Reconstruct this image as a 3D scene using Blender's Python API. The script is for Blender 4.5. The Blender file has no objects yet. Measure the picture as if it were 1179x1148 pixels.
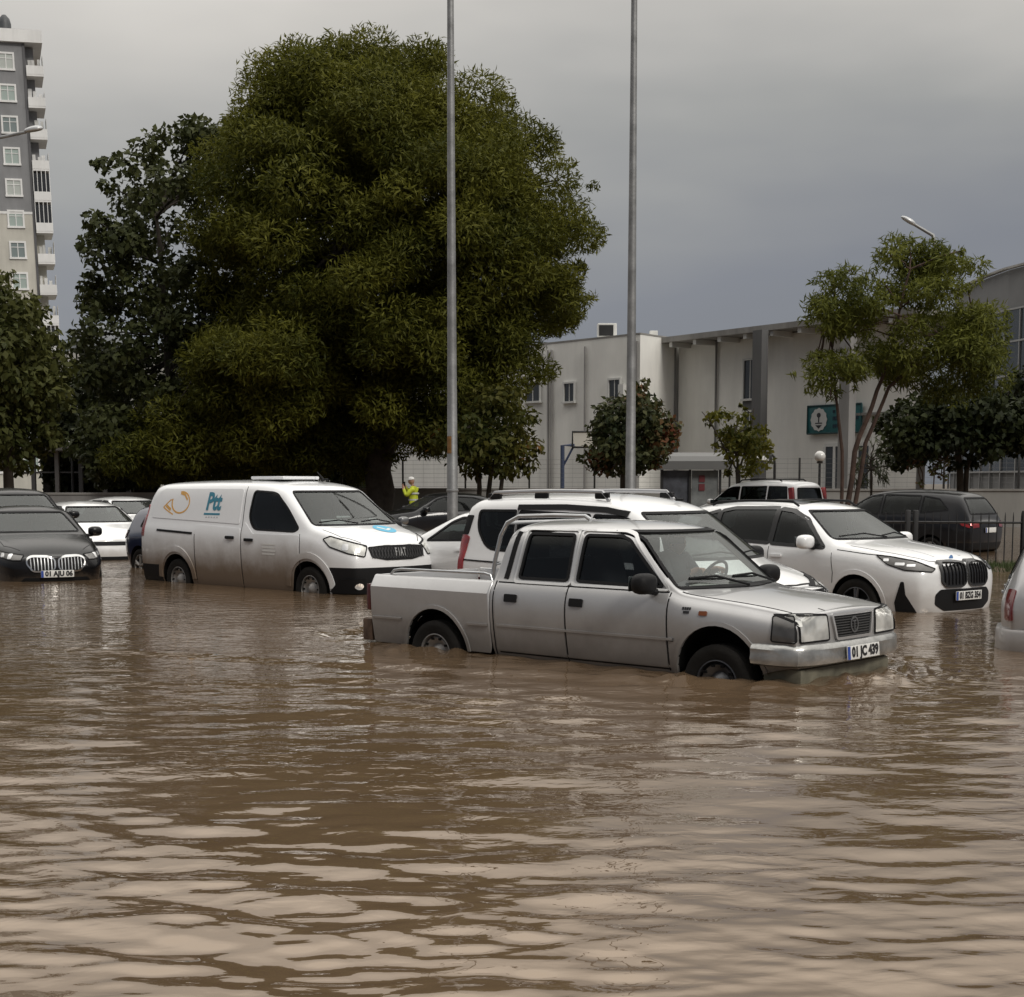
import bpy, bmesh, math, random
import numpy as np
from mathutils import Vector, Matrix
from mathutils.bvhtree import BVHTree
SC = bpy.context.scene
COL = SC.collection
R = math.radians
random.seed(7)
# ------------------------------------------------------------------ camera
CAM_F, CAM_CX, CAM_H = 1748.0, 589.5, 1.592          # focal length in photo pixels, eye height over the water
CAM_T = 0.105                                        # downward pitch (tangent)
CAM_PY = 554.5 + CAM_F * CAM_T
cd = bpy.data.cameras.new('camera'); cam = bpy.data.objects.new('camera', cd); COL.objects.link(cam)
cd.sensor_fit = 'HORIZONTAL'; cd.sensor_width = 36.0
cd.lens = 36.0 * CAM_F / 1179.0
cd.shift_y = (CAM_PY - 574.0) / 1179.0
cd.clip_start = 0.05; cd.clip_end = 3000
cam.location = (0, 0, CAM_H); cam.rotation_euler = (R(90) - math.atan(CAM_T), 0, 0)
SC.camera = cam
# ------------------------------------------------------------------ sky, sun, exposure
SUN_EL, SUN_AZ = R(36), R(146)                       # azimuth clockwise from +Y
w = bpy.data.worlds.new('World'); SC.world = w; w.use_nodes = True
nt = w.node_tree; nt.nodes.clear()
def N(nt, kind, **kw):
    n = nt.nodes.new(kind)
    for k, v in kw.items():
        if k.startswith('i_'):
            n.inputs[k[2:].replace('_', ' ')].default_value = v
        else:
            setattr(n, k, v)
    return n
def L(nt, a, b): nt.links.new(a, b)
def ramp(nt, stops, interp='LINEAR'):
    r = nt.nodes.new('ShaderNodeValToRGB'); cr = r.color_ramp; cr.interpolation = interp
    while len(cr.elements) < len(stops): cr.elements.new(0.5)
    for e, (p, c) in zip(cr.elements, stops):
        e.position = p; e.color = (c[0], c[1], c[2], 1) if not isinstance(c, (int, float)) else (c, c, c, 1)
    return r
sky = N(nt, 'ShaderNodeTexSky', sky_type='NISHITA', sun_disc=False, sun_elevation=SUN_EL, sun_rotation=SUN_AZ)
hs = N(nt, 'ShaderNodeHueSaturation', i_Saturation=0.25)
L(nt, sky.outputs[0], hs.inputs['Color'])
bg1 = N(nt, 'ShaderNodeBackground', i_Strength=0.10)
L(nt, hs.outputs[0], bg1.inputs['Color'])
tc = N(nt, 'ShaderNodeTexCoord')
sx = N(nt, 'ShaderNodeSeparateXYZ'); L(nt, tc.outputs['Generated'], sx.inputs[0])
mp = N(nt, 'ShaderNodeMapping'); mp.inputs['Scale'].default_value = (2.2, 2.2, 7.0)
L(nt, tc.outputs['Generated'], mp.inputs['Vector'])
nz = N(nt, 'ShaderNodeTexNoise', i_Scale=1.3, i_Detail=4.0, i_Roughness=0.5); L(nt, mp.outputs[0], nz.inputs['Vector'])
# height of the cloud edge over the horizon drifts with direction: lower on the left, higher on the right
ma = N(nt, 'ShaderNodeMath', operation='MULTIPLY_ADD'); ma.inputs[1].default_value = 0.16; L(nt, nz.outputs['Fac'], ma.inputs[0])
L(nt, sx.outputs['Z'], ma.inputs[2])
mb_ = N(nt, 'ShaderNodeMath', operation='MULTIPLY_ADD'); mb_.inputs[1].default_value = -0.05
L(nt, sx.outputs['X'], mb_.inputs[0]); L(nt, ma.outputs[0], mb_.inputs[2])
cr = ramp(nt, [(0.0, (.115, .122, .138)), (0.10, (.132, .142, .164)), (0.20, (.160, .170, .196)), (0.24, (.208, .214, .226)), (0.28, (.285, .286, .278)), (0.37, (.52, .498, .462)), (0.47, (.80, .765, .71)), (0.62, (1.30, 1.25, 1.17)), (1.0, (1.7, 1.65, 1.55))])
# unseen sky behind and left of the camera, darkened to dim the car flanks
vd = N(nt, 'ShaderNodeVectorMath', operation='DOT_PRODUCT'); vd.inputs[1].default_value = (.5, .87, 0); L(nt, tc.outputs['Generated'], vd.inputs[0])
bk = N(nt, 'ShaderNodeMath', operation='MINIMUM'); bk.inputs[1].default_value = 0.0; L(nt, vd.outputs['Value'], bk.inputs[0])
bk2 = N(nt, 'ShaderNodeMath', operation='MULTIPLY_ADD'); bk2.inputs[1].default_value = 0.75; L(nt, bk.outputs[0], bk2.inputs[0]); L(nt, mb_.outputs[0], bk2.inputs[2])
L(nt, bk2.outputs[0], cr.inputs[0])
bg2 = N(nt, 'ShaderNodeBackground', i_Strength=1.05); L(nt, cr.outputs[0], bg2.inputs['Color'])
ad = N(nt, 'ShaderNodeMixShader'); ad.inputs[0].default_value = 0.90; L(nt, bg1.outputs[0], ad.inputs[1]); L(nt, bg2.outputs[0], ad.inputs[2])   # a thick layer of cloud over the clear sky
wo = N(nt, 'ShaderNodeOutputWorld'); L(nt, ad.outputs[0], wo.inputs[0])
sl = bpy.data.lights.new('sun', 'SUN'); sun = bpy.data.objects.new('sun', sl); COL.objects.link(sun)
sl.energy = 1.25; sl.angle = R(14); sl.color = (1.0, .95, .87)
sun.rotation_euler = (R(90) - SUN_EL, 0, -SUN_AZ + math.pi)
sun.rotation_euler = Vector((-math.sin(SUN_AZ) * math.cos(SUN_EL), -math.cos(SUN_AZ) * math.cos(SUN_EL), -math.sin(SUN_EL))).to_track_quat('-Z', 'Y').to_euler()
SC.view_settings.view_transform = 'Standard'; SC.view_settings.look = 'None'
SC.view_settings.exposure = 0.18; SC.view_settings.gamma = 1.0
SC.cycles.max_bounces = 8; SC.cycles.transparent_max_bounces = 12
SC.cycles.caustics_reflective = False; SC.cycles.caustics_refractive = False
SC.cycles.sample_clamp_indirect = 4.0
SC.render.film_transparent = False
# photo pixel -> place: a point at distance Y, or on the level z
_c, _s = math.cos(math.atan(CAM_T)), math.sin(math.atan(CAM_T))
def _ray(px, py):
    u = (px - CAM_CX) / CAM_F; v = -(py - CAM_PY) / CAM_F
    return (u, _c + v * _s, -_s + v * _c)
def at(px, py, Y):
    r = _ray(px, py); t = Y / r[1]
    return Vector((r[0] * t, Y, CAM_H + r[2] * t))
# ------------------------------------------------------------------ materials
MATS = {}
def mat(name, col, rough=.6, metal=0., coat=0., bump=0., bscale=30., var=0., vscale=6., spec=.5, sheen=0.):
    if name in MATS: return MATS[name]
    m = bpy.data.materials.new(name); m.use_nodes = True; t = m.node_tree
    b = t.nodes['Principled BSDF']
    b.inputs['Base Color'].default_value = (*col, 1); b.inputs['Roughness'].default_value = rough
    b.inputs['Metallic'].default_value = metal; b.inputs['Coat Weight'].default_value = coat
    b.inputs['Coat Roughness'].default_value = .04; b.inputs['Specular IOR Level'].default_value = spec
    if var or bump:
        tcn = N(t, 'ShaderNodeTexCoord')
    if var:
        n = N(t, 'ShaderNodeTexNoise', i_Scale=vscale, i_Detail=5.0, i_Roughness=.6); L(t, tcn.outputs['Object'], n.inputs['Vector'])
        r = ramp(t, [(.3, tuple(c * (1 - var) for c in col)), (.7, tuple(min(1, c * (1 + var)) for c in col))])
        L(t, n.outputs['Fac'], r.inputs[0]); L(t, r.outputs[0], b.inputs['Base Color'])
    if bump:
        n2 = N(t, 'ShaderNodeTexNoise', i_Scale=bscale, i_Detail=4.0); L(t, tcn.outputs['Object'], n2.inputs['Vector'])
        bp = N(t, 'ShaderNodeBump', i_Strength=bump, i_Distance=.02); L(t, n2.outputs['Fac'], bp.inputs['Height']); L(t, bp.outputs[0], b.inputs['Normal'])
    MATS[name] = m
    return m
def paint(name, col, rough=.35, metal=0., mud=(.42, .75, .0), mudcol=(.17, .125, .085), coat=1.0, grime=.12, clean_from=None):
    """car paint with a film of dried mud: from mud[0] (metres over the ground) fading out at mud[1], weight mud[2]"""
    m = bpy.data.materials.new(name); m.use_nodes = True; t = m.node_tree; b = t.nodes['Principled BSDF']
    b.inputs['Coat Weight'].default_value = coat; b.inputs['Coat Roughness'].default_value = .05; b.inputs['Metallic'].default_value = metal
    tcn = N(t, 'ShaderNodeTexCoord'); s = N(t, 'ShaderNodeSeparateXYZ'); L(t, tcn.outputs['Object'], s.inputs[0])
    n = N(t, 'ShaderNodeTexNoise', i_Scale=3.0, i_Detail=6.0, i_Roughness=.65); L(t, tcn.outputs['Object'], n.inputs['Vector'])
    a = N(t, 'ShaderNodeMath', operation='MULTIPLY_ADD'); a.inputs[1].default_value = -.32; L(t, n.outputs['Fac'], a.inputs[0]); L(t, s.outputs['Z'], a.inputs[2])
    mr = N(t, 'ShaderNodeMapRange', interpolation_type='SMOOTHSTEP'); mr.inputs['From Min'].default_value = mud[1] - .16; mr.inputs['From Max'].default_value = mud[0] - .16
    mr.inputs['To Min'].default_value = 0; mr.inputs['To Max'].default_value = mud[2]; L(t, a.outputs[0], mr.inputs['Value'])
    n2 = N(t, 'ShaderNodeTexNoise', i_Scale=9.0, i_Detail=8.0, i_Roughness=.7); L(t, tcn.outputs['Object'], n2.inputs['Vector'])
    mr2 = N(t, 'ShaderNodeMapRange'); mr2.inputs['From Min'].default_value = .45; mr2.inputs['From Max'].default_value = .8; mr2.inputs['To Max'].default_value = grime; L(t, n2.outputs['Fac'], mr2.inputs['Value'])
    mx = N(t, 'ShaderNodeMath', operation='MAXIMUM'); L(t, mr.outputs[0], mx.inputs[0]); L(t, mr2.outputs[0], mx.inputs[1])
    if clean_from is not None:                            # no splashes on the nose of the car
        cx = N(t, 'ShaderNodeMapRange', interpolation_type='SMOOTHSTEP'); cx.inputs['From Min'].default_value = clean_from; cx.inputs['From Max'].default_value = clean_from + .5; cx.inputs['To Min'].default_value = 1; cx.inputs['To Max'].default_value = .08; L(t, s.outputs['X'], cx.inputs['Value'])
        m3 = N(t, 'ShaderNodeMath', operation='MULTIPLY'); L(t, mx.outputs[0], m3.inputs[0]); L(t, cx.outputs[0], m3.inputs[1]); mx = m3
    mc = N(t, 'ShaderNodeMix', data_type='RGBA'); mc.inputs['A'].default_value = (*col, 1); mc.inputs['B'].default_value = (*mudcol, 1); L(t, mx.outputs[0], mc.inputs['Factor'])
    L(t, mc.outputs['Result'], b.inputs['Base Color'])
    rr = N(t, 'ShaderNodeMapRange'); rr.inputs['To Min'].default_value = rough; rr.inputs['To Max'].default_value = .85; L(t, mx.outputs[0], rr.inputs['Value']); L(t, rr.outputs[0], b.inputs['Roughness'])
    inv = N(t, 'ShaderNodeMath', operation='MULTIPLY_ADD'); inv.inputs[1].default_value = -coat; inv.inputs[2].default_value = coat; L(t, mx.outputs[0], inv.inputs[0]); L(t, inv.outputs[0], b.inputs['Coat Weight'])
    return m
def glass_clear(name, tint=(.62, .68, .68), ior=1.5, dust=0.):
    m = bpy.data.materials.new(name); m.use_nodes = True; t = m.node_tree; t.nodes.clear()
    tr = N(t, 'ShaderNodeBsdfTransparent'); tr.inputs[0].default_value = (*tint, 1)
    gl = N(t, 'ShaderNodeBsdfGlossy', i_Roughness=.02); gl.inputs['Color'].default_value = (.9, .93, .93, 1)
    fr = N(t, 'ShaderNodeFresnel', i_IOR=ior); mx = N(t, 'ShaderNodeMixShader'); o = N(t, 'ShaderNodeOutputMaterial')
    L(t, fr.outputs[0], mx.inputs[0]); L(t, tr.outputs[0], mx.inputs[1]); L(t, gl.outputs[0], mx.inputs[2]); df = N(t, 'ShaderNodeBsdfDiffuse'); df.inputs[0].default_value = (.40, .41, .39, 1)   # film of dust and dried rain on the glass
    m2 = N(t, 'ShaderNodeMixShader'); m2.inputs[0].default_value = dust; L(t, mx.outputs[0], m2.inputs[1]); L(t, df.outputs[0], m2.inputs[2]); L(t, m2.outputs[0], o.inputs[0])
    return m
def lamp_lens(name, col, stripe=40., rough=.12):
    """moulded lamp glass: ribbed, with light and dark parts of the reflector behind it"""
    m = bpy.data.materials.new(name); m.use_nodes = True; t = m.node_tree; b = t.nodes['Principled BSDF']
    tcn = N(t, 'ShaderNodeTexCoord'); v = N(t, 'ShaderNodeTexNoise', i_Scale=6.0, i_Detail=2.0); L(t, tcn.outputs['Object'], v.inputs['Vector'])
    r = ramp(t, [(.35, tuple(c * .55 for c in col)), (.6, col)]); L(t, v.outputs['Fac'], r.inputs[0]); L(t, r.outputs[0], b.inputs['Base Color'])
    wv = N(t, 'ShaderNodeTexWave', i_Scale=stripe); L(t, tcn.outputs['Object'], wv.inputs['Vector'])
    bp = N(t, 'ShaderNodeBump', i_Strength=.25, i_Distance=.004); L(t, wv.outputs['Fac'], bp.inputs['Height']); L(t, bp.outputs[0], b.inputs['Normal'])
    b.inputs['Roughness'].default_value = rough; b.inputs['Coat Weight'].default_value = 1; b.inputs['Metallic'].default_value = .35
    return m
M_BLACK = mat('black_plastic', (.013, .013, .014), .5, bump=.15, bscale=80, spec=.12)
M_TRIM = mat('black_rubber', (.008, .008, .009), .6, spec=.15)
M_WELL = mat('wheel_well', (.008, .008, .008), .95, spec=.1)
M_TYRE = mat('tyre_rubber', (.014, .013, .012), .85, var=.3, bump=.2, spec=.15)
M_RIM = mat('rim_metal', (.24, .23, .22), .45, .35, var=.35)
M_RIMD = mat('dark_rim_metal', (.09, .09, .095), .35, .7)
M_CHROME = mat('chrome', (.62, .62, .62), .14, 1.)
M_STEEL = mat('brushed_steel', (.48, .49, .50), .32, .9, var=.12)
M_GLASSD = mat('dark_car_glass', (.012, .014, .016), .03, spec=.5)
M_GLASSM = mat('grey_car_glass', (.042, .050, .052), .04, spec=.7)
M_PLATE = mat('plate_white', (.72, .72, .70), .45)
M_INK = mat('plate_ink', (.01, .01, .012), .5)
M_BLUE = mat('plate_blue', (.02, .06, .30), .5)
M_REDL = lamp_lens('red_lamp_glass', (.36, .012, .014))
M_LENS = lamp_lens('clear_lamp_glass', (.78, .78, .74), 30.)
M_LENSD = lamp_lens('smoked_lamp_glass', (.10, .095, .09), 40.)
M_BULB = mat('bright_reflector', (.86, .87, .88), .15, .6)
# ------------------------------------------------------------------ mesh helpers
class MB:
    def __init__(s): s.v = []; s.f = []; s.m = []
    def add(s, vs, fs, mi=0):
        o = len(s.v); s.v += [tuple(p) for p in vs]; s.f += [tuple(i + o for i in q) for q in fs]; s.m += [mi] * len(fs)
    def box(s, c, d, mi=0, bev=0., rz=0., M=None):
        """bevelled box, centre c, full size d"""
        bm = bmesh.new(); bmesh.ops.create_cube(bm, size=1)
        for v in bm.verts: v.co = Vector((v.co.x * d[0], v.co.y * d[1], v.co.z * d[2]))
        if bev: bmesh.ops.bevel(bm, geom=bm.edges[:], offset=min(bev, min(d) * .45), segments=2, affect='EDGES', profile=.6)
        T = Matrix.Translation(c) @ Matrix.Rotation(rz, 4, 'Z')
        if M is not None: T = Matrix.Translation(c) @ M
        bm.verts.index_update()
        s.add([T @ v.co for v in bm.verts], [[v.index for v in f.verts] for f in bm.faces], mi); bm.free()
    def bx(s, x0, x1, y0, y1, z0, z1, mi=0, bev=0.): s.box(((x0 + x1) / 2, (y0 + y1) / 2, (z0 + z1) / 2), (abs(x1 - x0), abs(y1 - y0), abs(z1 - z0)), mi, bev)
    def tube(s, pts, r, n=8, mi=0, cap=True):
        pts = [Vector(p) for p in pts]; rs = r if isinstance(r, (list, tuple)) else [r] * len(pts)
        vs = []; fs = []; up = None
        for i, p in enumerate(pts):
            t = (pts[min(i + 1, len(pts) - 1)] - pts[max(i - 1, 0)]).normalized()
            if up is None: up = t.orthogonal().normalized()
            up = (up - t * up.dot(t)).normalized(); b = t.cross(up)
            for k in range(n):
                a = 2 * math.pi * k / n; vs.append(p + (up * math.cos(a) + b * math.sin(a)) * rs[i])
        for i in range(len(pts) - 1):
            for k in range(n): fs.append((i * n + k, i * n + (k + 1) % n, (i + 1) * n + (k + 1) % n, (i + 1) * n + k))
        if cap: fs.append(tuple(range(n))[::-1]); fs.append(tuple((len(pts) - 1) * n + k for k in range(n)))
        s.add(vs, fs, mi)
    def lathe(s, prof, axis='Y', c=(0, 0, 0), n=40, mi=0, close=False):
        """prof: list of (radius, along)"""
        vs = []; fs = []; k = len(prof)
        for i in range(n):
            a = 2 * math.pi * i / n
            for r, h in prof:
                u, v = r * math.cos(a), r * math.sin(a)
                p = {'Y': (u, h, v), 'Z': (u, v, h), 'X': (h, u, v)}[axis]
                vs.append((p[0] + c[0], p[1] + c[1], p[2] + c[2]))
        for i in range(n):
            for j in range(k - 1 + (1 if close else 0)):
                j2 = (j + 1) % k; i2 = (i + 1) % n
                fs.append((i * k + j, i * k + j2, i2 * k + j2, i2 * k + j))
        s.add(vs, fs, mi)
    def prism(s, poly, axis, a, b, mi=0):
        """2D outline pushed from a to b along an axis; poly in the other two coordinates (in x,y,z order)"""
        n = len(poly)
        def P(u, v, h): return {'X': (h, u, v), 'Y': (u, h, v), 'Z': (u, v, h)}[axis]
        vs = [P(u, v, a) for u, v in poly] + [P(u, v, b) for u, v in poly]
        fs = [tuple(range(n)), tuple(range(2 * n - 1, n - 1, -1))] + [(i, i + n, (i + 1) % n + n, (i + 1) % n) for i in range(n)]
        s.add(vs, fs, mi)
def mesh_of(name, mb, mats, smooth=35):
    me = bpy.data.meshes.new(name); me.from_pydata(mb.v, [], mb.f)
    for m in (mats if isinstance(mats, (list, tuple)) else [mats]): me.materials.append(m)
    if any(mb.m): me.polygons.foreach_set('material_index', mb.m)
    bm = bmesh.new(); bm.from_mesh(me); bmesh.ops.recalc_face_normals(bm, faces=bm.faces); bm.to_mesh(me); bm.free()
    if smooth:
        me.polygons.foreach_set('use_smooth', [True] * len(me.polygons)); me.set_sharp_from_angle(angle=R(smooth))
    me.update(); return me
def obj(name, mb, mats, parent=None, smooth=35):
    me = mb if isinstance(mb, bpy.types.Mesh) else mesh_of(name, mb, mats, smooth)
    o = bpy.data.objects.new(name, me); COL.objects.link(o)
    if parent: o.parent = parent
    return o
def tag(o, label, cat, group=None, kind=None):
    if label: o['label'] = label
    if cat: o['category'] = cat
    if group: o['group'] = group
    if kind: o['kind'] = kind
    return o
def thing(name, label, cat, loc=(0, 0, 0), rz=0., group=None):
    o = bpy.data.objects.new(name, None); COL.objects.link(o); o.location = loc; o.rotation_euler = (0, 0, rz); o.empty_display_size = .2
    return tag(o, label, cat, group)
def copy_tree(o, parent=None):
    c = o.copy(); COL.objects.link(c); c.parent = parent
    for ch in [x for x in bpy.data.objects if x.parent == o]: copy_tree(ch, c)
    return c
def text_mesh(body, size, bold=0., shear=0., align='CENTER'):
    cu = bpy.data.curves.new('lettering', 'FONT'); cu.body = body; cu.size = size; cu.align_x = align; cu.align_y = 'CENTER'
    cu.offset = bold; cu.shear = shear; cu.resolution_u = 3
    o = bpy.data.objects.new('lettering', cu); COL.objects.link(o); bpy.context.view_layer.update()
    me = bpy.data.meshes.new_from_object(o.evaluated_get(bpy.context.evaluated_depsgraph_get()))
    vs = [v.co.copy() for v in me.vertices]; fs = [tuple(p.vertices) for p in me.polygons]
    bpy.data.objects.remove(o); bpy.data.curves.remove(cu); bpy.data.meshes.remove(me)
    return vs, fs
def interp(k, x):
    if x <= k[0][0]: return k[0][1]
    for (a, u), (b, v) in zip(k, k[1:]):
        if x <= b: return u + (v - u) * (x - a) / (b - a)
    return k[-1][1]
def rounded(poly, r, n=4):
    """outline with its corners rounded"""
    out = []; m = len(poly)
    for i, p in enumerate(poly):
        rr = r[i] if isinstance(r, (list, tuple)) else r
        a, b, c = Vector(poly[i - 1]), Vector(p), Vector(poly[(i + 1) % m])
        if rr <= 0: out.append(tuple(b)); continue
        d1, d2 = (a - b), (c - b); k = min(rr, d1.length * .45, d2.length * .45)
        p1, p2 = b + d1.normalized() * k, b + d2.normalized() * k
        for j in range(n + 1):
            t = j / n; out.append(tuple(p1 * (1 - t) ** 2 + b * 2 * t * (1 - t) + p2 * t * t))
    return out
# ------------------------------------------------------------------ car shells
def station_ring(S, x):
    zt = interp(S['top'], x); w_ = interp(S['w'], x); zb = interp(S['zb'], x); be = min(interp(S['belt'], x), zt - S.get('hooddrop', .10))
    t = S.get('tumble', .32); h = max(zt - be - S.get('hooddrop', .10), 0.)
    cr_ = S.get('crown', .035)
    zm = interp(S.get('crease', [(0, .66)]), x); zm = min(max(zm, zb + .06), be - .12)
    y5 = (w_ - .045) - t * h
    hood = 1 - min(h / .22, 1)
    return [(0, zb), (w_ - .06, zb), (w_ - S.get('cz', .012), zm), (w_ + S.get('bulge', .008), be - .11 + .02 * hood), (w_ - S.get('beltin', .035), be),
            (y5 - .035 * hood, zt - .085 + .055 * hood), (y5 - .12 - .10 * hood, zt - .012), (0, zt + cr_ - .02 * hood)]
def car_shell(S, level=2):
    """control cage of cross sections along the car, smoothed; returns a plain mesh"""
    xs = S['xs']; bm = bmesh.new(); cl = bm.edges.layers.float.new('crease_edge')
    x0, x1 = xs[0], xs[-1]
    fx = S.get('fzone', .5); rx = S.get('rzone', .4)
    def deform(x, y, z, w_):
        kf = min(max((x - (x1 - fx)) / fx, 0), 1); kr = min(max(((x0 + rx) - x) / rx, 0), 1)
        kf = kf * kf * (3 - 2 * kf); kr = kr * kr * (3 - 2 * kr)
        d = kf * interp(S['fprof'], z) + kr * interp(S['rprof'], z)
        q = min(abs(y) / max(w_, .01), 1) ** 2
        d -= q * interp(S.get('bow', [(0, 0)]), x) 
        return (x + d, y, z)
    rings = []
    for x in xs:
        hp = station_ring(S, x); w_ = interp(S['w'], x)
        full = [(y, z) for y, z in hp] + [(-y, z) for y, z in hp[-2:0:-1]]
        rings.append([bm.verts.new(deform(x, y, z, w_)) for y, z in full])
    n = len(rings[0]); K = {1: .55, 4: S.get('beltcrease', .35), 5: .25}
    for a, b in zip(rings, rings[1:]):
        for i in range(n): bm.faces.new((a[i], a[(i + 1) % n], b[(i + 1) % n], b[i]))
        for i, c in K.items():
            for j in (i, n - i):
                e = bm.edges.get((a[j], b[j]));  e[cl] = c
    def cap(ring, x, bulge, sgn):
        w_ = interp(S['w'], x); hp = station_ring(S, x); fr = (-.86, -.5, 0, .5, .86)
        cols = []
        for i in range(1, 7):
            y, z = hp[i]; row = [ring[n - i]]
            for f in fr:
                zz = z + (hp[7][1] - hp[6][1]) * .8 * (1 - f * f) * (1 if i == 6 else 0)
                p = deform(x, f * y, z, 10)
                row.append(bm.verts.new((p[0] + sgn * bulge * (1 - f * f), p[1], zz)))
            row.append(ring[i]); cols.append(row)
        for r1, r2 in zip(cols, cols[1:]):
            for j in range(6): bm.faces.new((r1[j], r1[j + 1], r2[j + 1], r2[j]))
        b = cols[0]; bm.faces.new((b[0], b[1], b[2], b[3], ring[0])); bm.faces.new((ring[0], b[3], b[4], b[5], b[6]))
        t = cols[-1]; bm.faces.new((t[0], ring[7], t[3], t[2], t[1])); bm.faces.new((ring[7], t[6], t[5], t[4], t[3]))
        for i in range(n):
            bm.edges.get((ring[i], ring[(i + 1) % n]))[cl] = S.get('capcrease', .3)
    cap(rings[0], x0, S.get('rb', .04), -1); cap(rings[-1], x1, S.get('fb', .08), 1)
    bmesh.ops.recalc_face_normals(bm, faces=bm.faces)
    me = bpy.data.meshes.new('shell'); bm.to_mesh(me); bm.free()
    o = bpy.data.objects.new('shell', me); COL.objects.link(o)
    md = o.modifiers.new('s', 'SUBSURF'); md.levels = level; md.render_levels = level
    return bake(o)
def bake(o):
    bpy.context.view_layer.update()
    me = bpy.data.meshes.new_from_object(o.evaluated_get(bpy.context.evaluated_depsgraph_get()))
    old = o.data; bpy.data.objects.remove(o)
    if old.users == 0: bpy.data.meshes.remove(old)
    return me
def bvh_of(me):
    return BVHTree.FromPolygons([v.co.copy() for v in me.vertices], [tuple(p.vertices) for p in me.polygons])
def cut(me, cutters):
    """cutters: list of meshes; takes them out of the solid me"""
    o = bpy.data.objects.new('solid', me); COL.objects.link(o); cs = []
    for c in cutters:
        k = bpy.data.objects.new('cutter', c); COL.objects.link(k); cs.append(k)
        md = o.modifiers.new('b', 'BOOLEAN'); md.operation = 'DIFFERENCE'; md.object = k; md.solver = 'EXACT'
        try: md.material_mode = 'TRANSFER'
        except Exception: pass
    r = bake(o)
    for k in cs:
        d = k.data; bpy.data.objects.remove(k); bpy.data.meshes.remove(d)
    return r
class Shell:
    """projects outlines onto a car's skin: axis 'R'/'L' sides (u=x, v=z), 'F'/'B' front/back (u=y, v=z), 'T' top (u=x, v=y)"""
    def __init__(s, me): s.t = bvh_of(me)
    def hit(s, axis, u, v):
        if isinstance(axis, tuple):                       # ('C', side, angle): looking at a corner of the car
            a = R(axis[2]); do = Vector((math.cos(a), axis[1] * math.sin(a), 0)); uv = Vector((-do.y, do.x, 0)); o, d = do * 7 + uv * u + Vector((0, 0, v)), -do
        elif axis in 'RL':
            g = -1 if axis == 'R' else 1; o, d = Vector((u, g * 4, v)), Vector((0, -g, 0))
        elif axis in 'FB':
            g = 1 if axis == 'F' else -1; o, d = Vector((g * 8, u, v)), Vector((-g, 0, 0))
        else: o, d = Vector((u, v, 6)), Vector((0, 0, -1))
        p, nn, i, ds = s.t.ray_cast(o, d)
        if p is None:
            # just past the silhouette: nearest point of the skin
            p2 = o + d * (4.8 if isinstance(axis, tuple) else {'R': 3.2, 'L': 3.2, 'F': 6, 'B': 6, 'T': 5}[axis])
            p, nn, i, ds = s.t.find_nearest(p2)
        if nn.dot(d) > 0: nn = -nn
        return p, nn
    def patch(s, mb, poly, axis, off=.005, cell=.07, rim=.012, r=0., mi=0, n=4):
        if r: poly = rounded(poly, r, n)
        bm = bmesh.new(); f = bm.faces.new([bm.verts.new((u, v, 0)) for u, v in poly])
        us = [p[0] for p in poly]; vs = [p[1] for p in poly]
        for k in range(int(min(us) / cell) - 1, int(max(us) / cell) + 2):
            c = k * cell + .0013
            if min(us) < c < max(us): bmesh.ops.bisect_plane(bm, geom=bm.verts[:] + bm.edges[:] + bm.faces[:], plane_co=(c, 0, 0), plane_no=(1, 0, 0))
        for k in range(int(min(vs) / cell) - 1, int(max(vs) / cell) + 2):
            c = k * cell + .0017
            if min(vs) < c < max(vs): bmesh.ops.bisect_plane(bm, geom=bm.verts[:] + bm.edges[:] + bm.faces[:], plane_co=(0, c, 0), plane_no=(0, 1, 0))
        bmesh.ops.triangulate(bm, faces=[f for f in bm.faces if len(f.verts) > 4])
        bm.verts.index_update(); P = []
        for v in bm.verts:
            p, nn = s.hit(axis, v.co.x, v.co.y); P.append((p, nn))
        V = [p + nn * off for p, nn in P]; F = [[v.index for v in f.verts] for f in bm.faces]
        if rim:
            for e in bm.edges:
                if len(e.link_faces) == 1:
                    a, b = e.verts[0].index, e.verts[1].index; k = len(V)
                    V += [V[a], V[b], P[b][0] + P[b][1] * (off - rim), P[a][0] + P[a][1] * (off - rim)]
                    F.append((k, k + 1, k + 2, k + 3))
        bm.free(); mb.add(V, F, mi)
    def strip(s, mb, path, width, axis, off=.004, step=.06, closed=False, mi=0, rim=.008):
        pts = [Vector(p) for p in path]
        if closed: pts.append(pts[0])
        dense = []
        for a, b in zip(pts, pts[1:]):
            k = max(1, int((b - a).length / step))
            dense += [a.lerp(b, j / k) for j in range(k)]
        if not closed: dense.append(pts[-1])
        m = len(dense); V = []; F = []
        for i, p in enumerate(dense):
            a = dense[i - 1] if (i or closed) else p; b = dense[(i + 1) % m] if (i < m - 1 or closed) else p
            t = (b - a).normalized(); nrm = Vector((-t.y, t.x)) * width / 2
            for q in (p - nrm, p + nrm):
                h, nn = s.hit(axis, q.x, q.y)
                V += [h + nn * off, h + nn * (off - rim)]
        for i in range(m if closed else m - 1):
            a, b = i * 4, ((i + 1) % m) * 4
            F += [(a, b, b + 2, a + 2), (a, a + 1, b + 1, b), (a + 2, b + 2, b + 3, a + 3)]
        mb.add(V, F, mi)
    def decal(s, mb, vs, fs, axis, u0, v0, off=.006, flip=False, M=None, mi=0):
        """flat lettering laid onto the skin with its centre at (u0, v0)"""
        V = []
        for p in vs:
            q = M @ p if M is not None else p
            h, nn = s.hit(axis, u0 + (-q.x if flip else q.x), v0 + q.y); V.append(h + nn * off)
        mb.add(V, fs, mi)
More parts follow.
